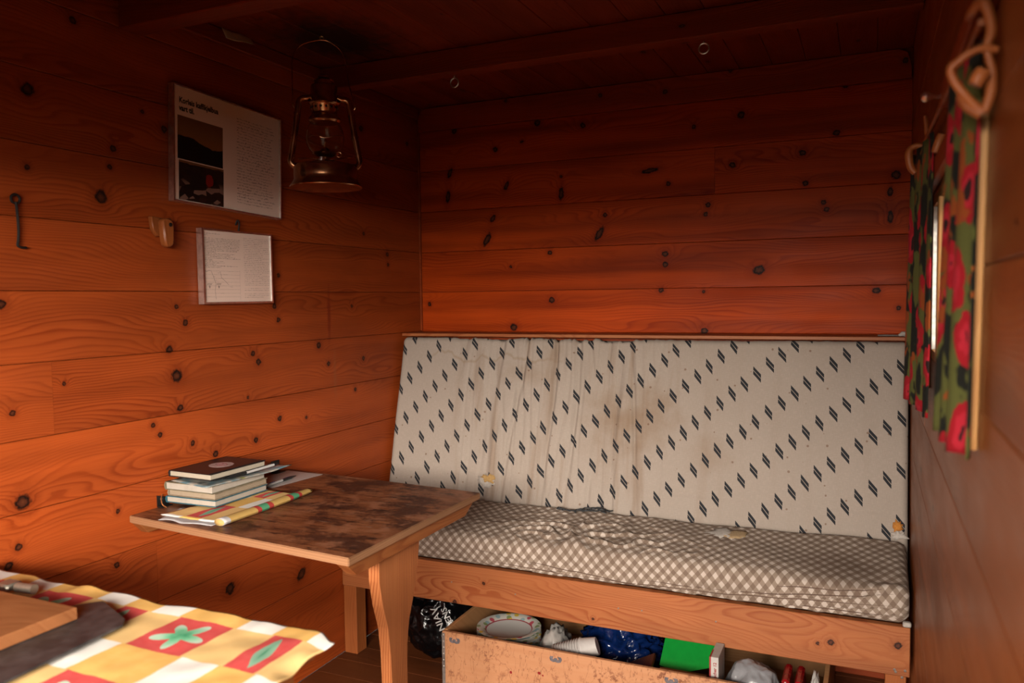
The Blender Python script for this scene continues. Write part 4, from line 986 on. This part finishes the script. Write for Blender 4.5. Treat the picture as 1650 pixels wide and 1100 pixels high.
bag((1.740, 2.47, .15), (.017, .05, .11), 44, .2, 2.6, M_clear, 'clear crumpled plastic sleeve at the right end of the crate', 4)
# black rubbish bag
bb = crumple((.355, 2.70, .130), (.155, .125, .150), 5, .11, 2.0, 6, .002)
bbo = bb.out('rubbish_bag', M_blackb); bbo.data.polygons.foreach_set('use_smooth', [True]*len(bbo.data.polygons)); tag(bbo, 'shiny black rubbish bag with white lettering under the bench', 'bag')
bvh = BVHTree.FromPolygons([Vector(v) for v in bb.v], bb.f)
for body, px, pz_, sz in (('NIAV', .425, .190, .040), ('RENS', .460, .205, .034)):
    v, f = text_mesh(body, sz, .0006)
    ca_, sa_ = cos(radians(118)), sin(radians(118)); w = []
    src = Vector((1.88, 0, 1.38))
    for p in v:
        X = px+(p.x*ca_-p.y*sa_)*1.0-.0; Zz = pz_-.055+(p.x*sa_+p.y*ca_)
        tgt = Vector((X, 2.60, Zz)); d = Vector((-.35, .9, -.3)).normalized(); h = bvh.ray_cast(tgt-d*.5, d)
        w.append(tuple(h[0]-d*.004 if h[0] else tgt))
    link('white_print', w, f, M_pwhite, bbo)

# ================================================================ THINGS ON THE LEFT WALL
def frame_obj(name, label, TL, TR, BR, BL, depth, rim, fmat, group=None):
    """picture frame whose front corners are (y, z) pairs at x = depth"""
    t = thing(name, (0.0, (TL[0]+TR[0])/2, min(BL[1], BR[1])), label, 'picture', group)
    o = [Vector((depth, *p)) for p in (BL, BR, TR, TL)]; c = sum(o, Vector())/4
    ey = (o[1]-o[0]).normalized(); ez = Vector((1, 0, 0)).cross(ey)
    w = ((o[1]-o[0]).length+(o[2]-o[3]).length)/2; h = ((o[3]-o[0]).length+(o[2]-o[1]).length)/2
    Tm = Matrix.Translation(c) @ Matrix(((0, 0, 1, 0), (ey.y, ez.y, 0, 0), (ey.z, ez.z, 0, 0), (0, 0, 0, 1)))
    def P(u, v, n=0.0): return Tm @ Vector((u, v, n))
    b = B(); W2, H2 = w/2, h/2
    def q(u0, v0, u1, v1, n0, n1):
        b.add([P(u0, v0, n0), P(u1, v0, n0), P(u1, v1, n0), P(u0, v1, n0), P(u0, v0, n1), P(u1, v0, n1), P(u1, v1, n1), P(u0, v1, n1)],
              [(3, 2, 1, 0), (4, 5, 6, 7), (0, 1, 5, 4), (1, 2, 6, 5), (2, 3, 7, 6), (3, 0, 4, 7)])
    q(-W2, -H2, W2, -H2+rim, -depth+.003, 0); q(-W2, H2-rim, W2, H2, -depth+.003, 0); q(-W2, -H2+rim, -W2+rim, H2-rim, -depth+.003, 0); q(W2-rim, -H2+rim, W2, H2-rim, -depth+.003, 0)
    b.out('metal_frame', fmat, t)
    b = B(); q(-W2+rim, -H2+rim, W2-rim, H2-rim, -.010, -.0065)
    pm = N('framed_paper'); paper = b.out('paper', pm.fin(pm.mix(pm.noise(pm.objc(), 5, 2), (1.5, 1.14, .98), (1.38, 1.02, .86)), .35), t)
    return t, paper, P, w, h
def scribble(b, P, u0, v0, w, h, rnd, n, thick=.0006, loops=None):
    """one handwritten word as a thin zigzag ribbon"""
    pts = []
    for i in range(n+1):
        pts.append((u0+w*i/n, v0+h*(rnd.uniform(.0, .55) if i % 2 else rnd.uniform(.45, 1.0))*(1.5 if rnd.random() < .12 else 1)))
    for (a, c_), (d, e) in zip(pts, pts[1:]):
        k = len(b.v); b.v += [tuple(P(a-thick/2, c_, -.0058)), tuple(P(a+thick/2, c_, -.0058)), tuple(P(d+thick/2, e, -.0058)), tuple(P(d-thick/2, e, -.0058))]; b.f.append((k, k+1, k+2, k+3))
fr1, pap, P, w, h = frame_obj('picture_frame', 'larger metal-framed poster with bold heading, two photographs and handwriting', (1.752, 2.022), (2.222, 1.999), (2.206, 1.660), (1.744, 1.677), .024, .0045, M_alu)
M_ink = plain('black_print', (.018, .014, .014), .6); M_pen = plain('brown_pen_ink', (.04, .016, .01), .6)
v, f = text_mesh('Korleis kaffikjelbua\nvart til.', .0205, .0007)
link('heading', [tuple(P(-w/2+.026+p.x*.99, h/2-.050+p.y*1.12, -.0058)) for p in v], f, M_ink, pap)
def quad(name, u0, v0, u1, v1, mat, n=-.006):
    return link(name, [P(u0, v0, n), P(u1, v0, n), P(u1, v1, n), P(u0, v1, n)], [(0, 1, 2, 3)], mat, pap, uvs=[(0, 0), (1, 0), (1, 1), (0, 1)])
def photo1():
    m = N('sunset_photo'); U = m.sep(m.uv()); n = m.noise(m.xyz(m.ma('MULTIPLY', U[0], 5), .5), 1, 4)
    hill = m.ma('ADD', m.ma('MULTIPLY', n, .16), m.ramp(U[0], [(0, .47), (.35, .46), (.55, .36), (.75, .30), (1, .34)]))
    col = m.mix(m.ma('GREATER_THAN', U[1], hill), (.008, .006, .005), m.ramp(U[1], [(0.4, (.42, .16, .045)), (0.7, (.36, .15, .05)), (1, (.26, .10, .04))])); return m.fin(col, .3)
def photo2():
    m = N('campfire_photo'); U = m.sep(m.uv()); v_ = m.vor(m.xyz(m.ma('MULTIPLY', U[0], 7), m.ma('MULTIPLY', U[1], 9)), 1); c = m.sep(v_['Color'])
    n = m.noise(m.xyz(m.ma('MULTIPLY', U[0], 6), .9), 1, 3); dark = m.ramp(c[1], [(0, (.010, .007, .006)), (.6, (.03, .014, .010)), (1, (.05, .02, .014))])
    low = m.ramp(U[1], [(0.0, 1), (.45, .8), (.6, 0)])
    col = m.mix(m.ma('MULTIPLY', m.ma('GREATER_THAN', c[0], .80), low), dark, (.40, .22, .17))
    d = m.vm('LENGTH', m.vm('MULTIPLY_ADD', m.xyz(U[0], U[1]), (1/.10, 1/.16, 0), (-.67/.10, -.60/.16, 0))); col = m.mix(m.ma('LESS_THAN', m.ma('MULTIPLY_ADD', c[2], .5, d), 1.2), col, (.40, .02, .012))
    col = m.mix(m.ma('GREATER_THAN', U[1], m.ma('MULTIPLY_ADD', n, .16, .86)), col, (.36, .15, .06)); return m.fin(col, .3)
pw = w*.385
quad('photograph', -w/2+.020, h/2-.215, -w/2+.020+pw, h/2-.088, photo1()); quad('photograph', -w/2+.024, -h/2+.008, -w/2+.023+pw, h/2-.218, photo2())
b = B(); rnd = random.Random(11)
for r_i in range(30):
    vv = h/2-.046-r_i*.0092; u = w*.045+.004+rnd.uniform(0, .004); end = w/2-.042-rnd.uniform(0, .02)
    while u < end:
        L = rnd.uniform(.008, .028); scribble(b, P, u, vv+rnd.uniform(-.0006, .0006), L, .0052, rnd, max(3, int(L/.0024)), .0013); u += L+.0045
b.out('handwriting', M_pen, pap)
M_al2 = M_alu
fr2, pap, P, w, h = frame_obj('picture_frame', 'smaller metal-framed sheet of typed text and a pen sketch, below the poster', (1.846, 1.606), (2.160, 1.606), (2.146, 1.375), (1.840, 1.374), .026, .006, M_alu)
b = B(); rnd = random.Random(3)
lens = [.42, .1, 0, 1, 1, 1, .99, .97, 1, 1, .98, .9, .3, .85, .7, .85, 1, .2, .5, .55, .3, .9, .45]
for i, L in enumerate(lens):
    u = -w/2+.014; end = u+(w*.49)*L; vv = h/2-.016-i*.0047
    while u < end-.003:
        l_ = min(rnd.uniform(.004, .013), end-u); scribble(b, P, u, vv, l_, .0022, rnd, max(3, int(l_/.0013)), .0012); u += l_+.0016
b.out('typed_text', M_ink, pap)
b = B()
for i in range(34):
    u = w*.08+rnd.uniform(0, .002); end = w/2-.011-(.03*(rnd.random() < .2)); vv = h/2-.022-i*.0058
    if i in (27, 30): continue
    while u < end-.003:
        l_ = min(rnd.uniform(.004, .012), end-u); scribble(b, P, u, vv, l_, .0022, rnd, max(3, int(l_/.0016)), .0010); u += l_+.002
b.out('handwriting', M_pen, pap)
b = B()
def line(pts, t=.0007):
    for (a, c_), (d, e) in zip(pts, pts[1:]):
        dx, dy = d-a, e-c_; L = sqrt(dx*dx+dy*dy) or 1; nx_, ny_ = -dy/L*t/2, dx/L*t/2
        k = len(b.v); b.v += [tuple(P(a+nx_, c_+ny_, -.0057)), tuple(P(a-nx_, c_-ny_, -.0057)), tuple(P(d-nx_, e-ny_, -.0057)), tuple(P(d+nx_, e+ny_, -.0057))]; b.f.append((k, k+3, k+2, k+1))
X0, Y0 = -w/2+.012, -h/2+.012
for i in range(8): line([(X0, Y0+.010+i*.0115), (X0+w*.48, Y0+.010+i*.0115)], .0003)
line([(X0+w*.48, Y0), (X0+w*.48, Y0+.095)], .0003)
line([(X0+.002, Y0+.092), (X0+.006, Y0+.087), (X0+.018, Y0+.092), (X0+.026, Y0+.09), (X0+.034, Y0+.074), (X0+.040, Y0+.072)])
line([(X0+.062, Y0+.090), (X0+.066, Y0+.082), (X0+.068, Y0+.070), (X0+.090, Y0+.055), (X0+.098, Y0+.047)]); line([(X0+.034, Y0+.074), (X0+.044, Y0+.052), (X0+.040, Y0+.03), (X0+.043, Y0+.003)])
for cx, cy in ((.018, .047), (.056, .047)):
    for k in range(5): line([(X0+cx-.010+k*.004, Y0+cy), (X0+cx-.006+k*.004, Y0+cy+.006)], .001)
    line([(X0+cx, Y0+cy-.010), (X0+cx+.003, Y0+cy-.004), (X0+cx-.003, Y0+cy-.003), (X0+cx, Y0+cy-.010)], .0012)
for cx, cy, L in ((.048, .083, .012), (.075, .078, .02), (.035, .060, .014), (.10, .040, .018), (.008, .010, .014), (.062, .020, .016), (.10, .088, .02)): scribble(b, P, X0+cx, Y0+cy, L, .003, rnd, 8, .0005)
b.out('pen_sketch', M_ink, pap)
# wire hook above the small frame
b = B(); b.tube(catmull([(.003, 2.010, 1.628), (.012, 2.010, 1.642), (.016, 2.012, 1.63), (.012, 2.012, 1.608)], 5), .0028, 8); tag(b.out('screw_hook', M_dark, smooth=True), 'small dark screw hook in the wall directly above the smaller frame', 'hook')
# wooden peg block with screw
pg = thing('wooden_peg', (0, 1.69, 1.53), 'small carved wooden peg with a black screw, left of the smaller frame', 'peg')
b = B(); b.prism([(.002, 1.664, 1.625), (.002, 1.712, 1.622), (.002, 1.712, 1.585), (.002, 1.688, 1.568), (.002, 1.669, 1.588)], (.016, 0, 0), .003); b.out('backplate', M_hookw, pg, True)
b = B(); b.prism([(.018, 1.683, 1.612), (.018, 1.692, 1.620), (.018, 1.706, 1.622), (.018, 1.720, 1.614), (.018, 1.724, 1.60), (.018, 1.722, 1.555), (.018, 1.717, 1.543), (.018, 1.704, 1.538), (.018, 1.692, 1.543), (.018, 1.688, 1.56)], (.024, 0, 0), .004); b.out('peg', M_hookw, pg, True)
screw(pg, (.0425, 1.709, 1.603), (1, 0, 0), .006, M_dark)
# iron hook-and-eye latch at far left
lh = thing('door_hook', (0.004, 1.27, 1.53), 'thin black iron hook hanging from its eye on the left wall', 'hook')
b = B(); b.tube([(.004+.012*cos(a), 1.2765+.009*sin(a)*0+.0, 1.635+.012*sin(a)) if False else (.008, 1.2765+.011*cos(a), 1.632+.011*sin(a)) for a in [2*pi*k/14 for k in range(14)]], .003, 8, closed=True); b.out('eye', M_dark, lh, True)
b = B(); b.tube(catmull([(.010, 1.276, 1.625), (.012, 1.277, 1.60), (.011, 1.279, 1.56), (.010, 1.278, 1.535), (.010, 1.276, 1.522), (.010, 1.284, 1.517), (.010, 1.297, 1.517)], 6), .0032, 8); b.out('hook_rod', M_dark, lh, True)
# paper scrap taped to the ceiling
def spt(u, v):
    return (.030+.018*v+.010*u, 1.945+.115*u, ZC-.0030-.036*v*(1-.35*u)-.003*abs(sin(u*5)))
sp_ = sheet('paper_scrap', spt, 12, 6, (0, 0, -.0008), plain('yellowed_paper', (1.5, 1.2, 1.0), .8), None); tag(sp_, 'torn curled scrap of pale paper stuck to the ceiling', 'paper')

# ================================================================ LANTERN
LX, LY, LZ = .258, 2.15, 0.0
lan = thing('hurricane_lantern', (LX, LY, 1.745), 'old bronze-coloured hurricane lantern with glass globe hanging from the ceiling', 'lantern')
def bronze():
    m = N('tarnished_bronze'); n = m.noise(m.objc(), 25, 4); return m.fin(m.mix(m.ramp(n, [(.35, 0), (.65, 1)]), (.26, .10, .045), (.48, .24, .12)), m.ma('MULTIPLY_ADD', n, .22, .10), metal=.97)
M_brz = bronze()
la = Vector((.797, .604, 0)); vw = Vector((-.604, .797, 0))
def lz(v): return 1.748+(302-v)*.00198
def L(off, v, dep=0.0): p = Vector((LX, LY, lz(v)))+la*off+vw*dep; return tuple(p)
c0 = (LX, LY, 0)
b = B(); b.lathe([(.0001, lz(300)+.008), (.085, lz(300)+.004), (.109, lz(302)), (.1145, lz(303)), (.116, lz(301.5)), (.112, lz(299)), (.104, lz(293)), (.1005, lz(289)), (.1015, lz(286)), (.1015, lz(271)), (.099, lz(268)), (.090, lz(266)), (.055, lz(262)), (.040, lz(260)), (.0001, lz(259))], c0, 56); b.out('fuel_tank', M_brz, lan, True)
b = B(); b.lathe([(.019, lz(262)), (.019, lz(254)), (.030, lz(252)), (.041, lz(249.5)), (.043, lz(247.5)), (.041, lz(246)), (.030, lz(246.5)), (.018, lz(243)), (.008, lz(238)), (.0001, lz(237))], c0, 36); b.out('burner', M_brz, lan, True)
gl = N('lantern_glass'); gl.fin((.95, .90, .85), .03, Transmission_Weight=1.0, IOR=1.2, Specular_IOR_Level=.7)
pro = [(.041, 247), (.052, 240), (.0595, 231), (.061, 222), (.059, 213), (.053, 204), (.045, 197)]
b = B(); b.lathe([(r, lz(v)) for r, v in pro]+[(r-.002, lz(v)) for r, v in pro[::-1]], c0, 44)
b.f = b.f[:-2]; b.out('glass_globe', gl.m, lan, True)
b = B(); b.lathe([(.046, lz(198)), (.052, lz(195)), (.051, lz(191)), (.044, lz(187)), (.040, lz(184)), (.040, lz(181)), (.043, lz(179)), (.043, lz(171)), (.046, lz(169)), (.052, lz(167.5)), (.051, lz(166)), (.043, lz(165)), (.0425, lz(140)), (.040, lz(138)), (.030, lz(136.5)), (.029, lz(131)), (.031, lz(130)), (.024, lz(128)), (.019, lz(126)), (.018, lz(123)), (.009, lz(120)), (.0001, lz(119.5))], c0, 44); b.out('chimney', M_brz, lan, True)
b = B()
for k in range(16): a = 2*pi*k/16; b.tube([(LX+.0425*cos(a), LY+.0425*sin(a), lz(175)), (LX+.0445*cos(a), LY+.0445*sin(a), lz(175))], .004, 8)
b.out('vent_holes', M_dark, lan)
for s in (-1, 1):
    b = B(); b.tube(catmull([L(s*.036, 156), L(s*.052, 159), L(s*.068, 160), L(s*.079, 166), L(s*.083, 180), L(s*.095, 220), L(s*.106, 252), L(s*.108, 262), L(s*.098, 268), L(s*.082, 267.5)], 8), .0102, 12); tb_ = b.out('side_tube', M_brz, lan, True)
    for o1, v1 in ((.0845, 184), (.095, 220), (.1055, 250)):
        B().tube([L(s*o1, v1), L(s*(o1+.0008), v1+1.6)], .0122, 14).out('collar', M_brz, tb_, True)
    B().tube([L(s*.068, 184), L(s*.090, 184)] if False else catmull([L(s*.094, 176, -.008), L(s*.098, 172, -.01), L(s*.0975, 168, -.01)], 4), .0022, 8).out('bail_lug', M_brz, tb_, True)
b = B(); b.tube(catmull([L(-.098, 172, -.01), L(-.098, 140), L(-.097, 105), L(-.090, 88), L(-.065, 74), L(-.020, 66), L(0.0, 65), L(.020, 67), L(.052, 78), L(.070, 95), L(.078, 130), L(.0975, 170, -.01)], 8), .0016, 8); b.out('bail_handle', M_brz, lan, True)
b = B(); b.tube(catmull([L(-.056, 222, -.01), L(-.03, 224, -.055), L(0, 228, -.063), L(.03, 224, -.055), L(.057, 219, -.012)], 6), .0011, 6); b.tube(catmull([L(-.085, 257), L(-.05, 258, -.03), L(0, 262, -.045), L(.05, 258, -.04), L(.085, 252)], 5), .0016, 6)
b.tube([L(.042+.008*cos(a), 253+4*sin(a), -.05) for a in [2*pi*k/12 for k in range(12)]], .0013, 6, closed=True); b.out('globe_guard', M_brz, lan, True)
b = B(); b.lathe([(.009, 0), (.009, .006), (.006, .008), (.006, .012), (.0001, .012)], L(-.012, 264, -.06), 16); b.out('filler_cap', M_alu, lan, True)
b = B(); b.lathe([(.005, lz(238)), (.004, lz(228)), (.0001, lz(227))], c0, 12); b.out('wick_tube', plain('brass', (.6, .35, .12), .25, 1.0), lan, True)
le = thing('ceiling_hook', L(0, 60), 'small brass eyelet hook in the ceiling holding the lantern', 'hook')
b = B(); b.tube([(LX+.006*cos(a)*la.x-.004, LY+.006*cos(a)*la.y, lz(61.5)+.0055*sin(a)) for a in [2*pi*k/12 for k in range(12)]], .0022, 8, closed=True); b.tube([(LX-.004, LY, lz(59)+.003), (LX-.004, LY, ZC-.001)], .0024, 8)
b.out('eyelet', plain('dull_brass', (.32, .22, .10), .4, .9), le, True)

# ring screws on the second beam
for i, (x, y, lab) in enumerate(((.545, 2.507, 'small metal screw ring under the second beam, nearer the lantern'), (1.405, 2.507, 'small metal screw ring under the second beam, nearer the window wall'))):
    t = thing('screw_ring', (x, y, 2.155), lab, 'ring', 'screw rings under the beam')
    b = B(); b.tube([(x+.0155*cos(a), y, 2.133+.0155*sin(a)) for a in [2*pi*k/24 for k in range(24)]], .0026, 8, closed=True); b.out('ring', M_steel, t, True)
    b = B(); b.tube([(x, y, 2.1475), (x, y, 2.158)], .0028, 8); b.out('shank', M_steel, t, True)

# ================================================================ CURTAINS AND BRANCH HOOKS
def curtmat():
    m = N('woven_flower_curtain'); U = m.sep(m.uv()); 
    zig = m.ma('PINGPONG', m.ma('MULTIPLY', U[0], 260), .5); y = m.ma('MULTIPLY_ADD', zig, .004, U[1]); P = m.xyz(U[0], y)
    n = m.noise(P, 9, 3, .6, col=True); s = m.sep(n)
    col = m.mix(m.ramp(s[0], [(.49, 0), (.51, 1)]), (.012, .014, .010), (.14, .15, .035))
    v_ = m.vor(m.vm('MULTIPLY_ADD', n, (.06, .06, 0), P), 9.5); d = m.ma('ADD', m.ma('MULTIPLY', m.noise(P, 45, 2), .28), m.ma('MULTIPLY_ADD', s[2], .55, m.ma('SUBTRACT', v_['Distance'], .14)))
    col = m.mix(m.ma('LESS_THAN', d, .60), col, (.50, .010, .022)); col = m.mix(m.ma('LESS_THAN', d, .43), col, (.68, .025, .05)); col = m.mix(m.ma('LESS_THAN', d, .325), col, (.03, .012, .012))
    col = m.mix(m.ma('MULTIPLY', m.ma('GREATER_THAN', s[1], .58), m.ma('GREATER_THAN', s[0], .5)), col, (.42, .09, .015))
    st = m.ma('PINGPONG', m.ma('MULTIPLY', U[0], 420), .5); st2 = m.ma('PINGPONG', m.ma('MULTIPLY', U[1], 420), .5)
    m.bump(m.ma('ADD', st, st2), .5, .001); return m.fin(col, .85, spec=.2, )
M_curt = curtmat()
def curtain(name, label, y0, y1, xin, z0, z1, folds, seed, amp, xend, pinch=0.6, lean=0.0):
    """hangs just off the right wall; xin = distance from wall at far edge, xend at near edge"""
    def fn(u, v):
        k = pinch+(1-pinch)*(1-v)                        # v = 0 bottom, 1 top
        yc = (y0+y1)/2; y = yc+(y0+(y1-y0)*u-yc)*k+lean*v
        d = xin*(1-u)+xend*u
        x = XR-.012-d*k-amp*(.5+.5*sin(u*folds*2*pi+seed+.6*nz(u*4, v*2, seed)))*(.55+.45*(1-v))
        return (x, y, z0+(z1-z0)*v+.006*nz(u*5, v*3, seed)*(1-v))
    o = sheet(name, fn, 110, 34, (-.0022, 0, 0), M_curt, None, uvfn=lambda u, v: (u*(y1-y0)*1.6+seed, v*(z1-z0)))
    return tag(o, label, 'curtain', 'flowered curtains at the window')
curtain('curtain', 'red and green flowered curtain at the far side of the window', 2.06, 1.73, .026, 1.140, 1.690, 3.3, 1.0, .014, .0, .9)
curtain('curtain', 'red and green flowered curtain next to the pale window casing, nearer side', 1.36, 1.085, .006, 1.180, 1.660, 3.2, 4.3, .020, .0, .92, -.06)
def hook3(name, label, paths, mat=M_hookw):
    t = thing(name, tuple(paths[0][0][0]), label, 'hook', 'branch curtain hooks')
    for pts, rs, nm in paths:
        c = catmull(pts, 5); n = len(c); k = len(rs); r = [rs[min(k-1, int(i/(n-1)*(k-1)))]+(rs[min(k-1, int(i/(n-1)*(k-1))+1)]-rs[min(k-1, int(i/(n-1)*(k-1)))])*((i/(n-1)*(k-1)) % 1) for i in range(n)]
        b = B(); b.tube(c, r, 12); b.out(nm, mat, t, True)
    return t
y = 1.0
hook3('branch_hook', 'large forked natural branch hook above the nearer curtain', [
    ([(1.977, y+.05, 1.690), (1.978, y+.02, 1.6863), (1.984, y, 1.6893), (1.989, y-.003, 1.6763), (1.992, y-.004, 1.6562), (1.988, y-.004, 1.6402), (1.992, y-.002, 1.6231), (1.994, y, 1.6126), (1.993, y, 1.5931), (1.987, y, 1.572)], [.0055, .0058, .0058, .0054, .0048, .0042, .0048, .0060, .0050], 'branch'),
    ([(1.998, y-.006, 1.6353), (1.986, y-.008, 1.6383), (1.973, y-.008, 1.6356), (1.961, y-.006, 1.6273), (1.955, y-.004, 1.6213), (1.958, y-.004, 1.6087), (1.967, y-.004, 1.5943), (1.975, y-.002, 1.584), (1.986, y, 1.5721)], [.0036, .0040, .0044, .0044, .0048, .0046, .0048, .0052, .0056], 'fork'),
    ([(1.977, y-.012, 1.5997), (1.981, y-.012, 1.6079), (1.985, y-.012, 1.6139)], [.0072, .0085, .0078], 'stub'),
    ([(1.965, y+.004, 1.5932), (1.972, y+.002, 1.5803), (1.985, y, 1.5708)], [.0044, .0052, .0058], 'twig')])
y = 1.95
hook3('branch_hook', 'small natural branch hook above the farther curtain, by the corner', [
    ([(1.999, y, 1.690), (1.985, y-.01, 1.687), (1.968, y-.01, 1.696), (1.9535, y-.01, 1.692), (1.949, y-.01, 1.677), (1.953, y-.01, 1.652), (1.9615, y-.01, 1.6385)], [.0065, .0065, .006, .0065, .008, .0075, .006], 'branch'),
    ([(1.979, y-.01, 1.758), (1.9815, y-.01, 1.736), (1.985, y-.01, 1.713), (1.988, y-.01, 1.695)], [.004, .0045, .0065, .007], 'twig'),
    ([(1.984, y-.25, 1.642), (1.990, y-.25, 1.660), (1.995, y-.25, 1.674)], [.0065, .008, .0075], 'stub')])
# curtain rod between the hooks
b = B(); b.tube([(XR-.016, 1.02, 1.674), (XR-.018, 1.5, 1.694), (XR-.022, 2.07, 1.712)], .0045, 10); tag(b.out('curtain_rod', M_hookw, smooth=True), 'thin wooden curtain rod above the window carrying both curtains', 'rod')
kb = thing('round_knob', (XR, 1.53, 1.70), 'small shiny metal knob on the lath above the curtains', 'knob')
b = B(); b.lathe([(.0035, 0), (.0035, .012), (.006, .016), (.0085, .021), (.0085, .026), (.005, .030), (.0001, .031)], (0, 0, 0), 20)
b.out('knob', M_alu, kb, True, T=Matrix.Translation((XR-.0221, 1.52, 1.706)) @ Matrix.Rotation(radians(-90), 4, 'Y') @ Matrix.Rotation(radians(20), 4, 'X'))
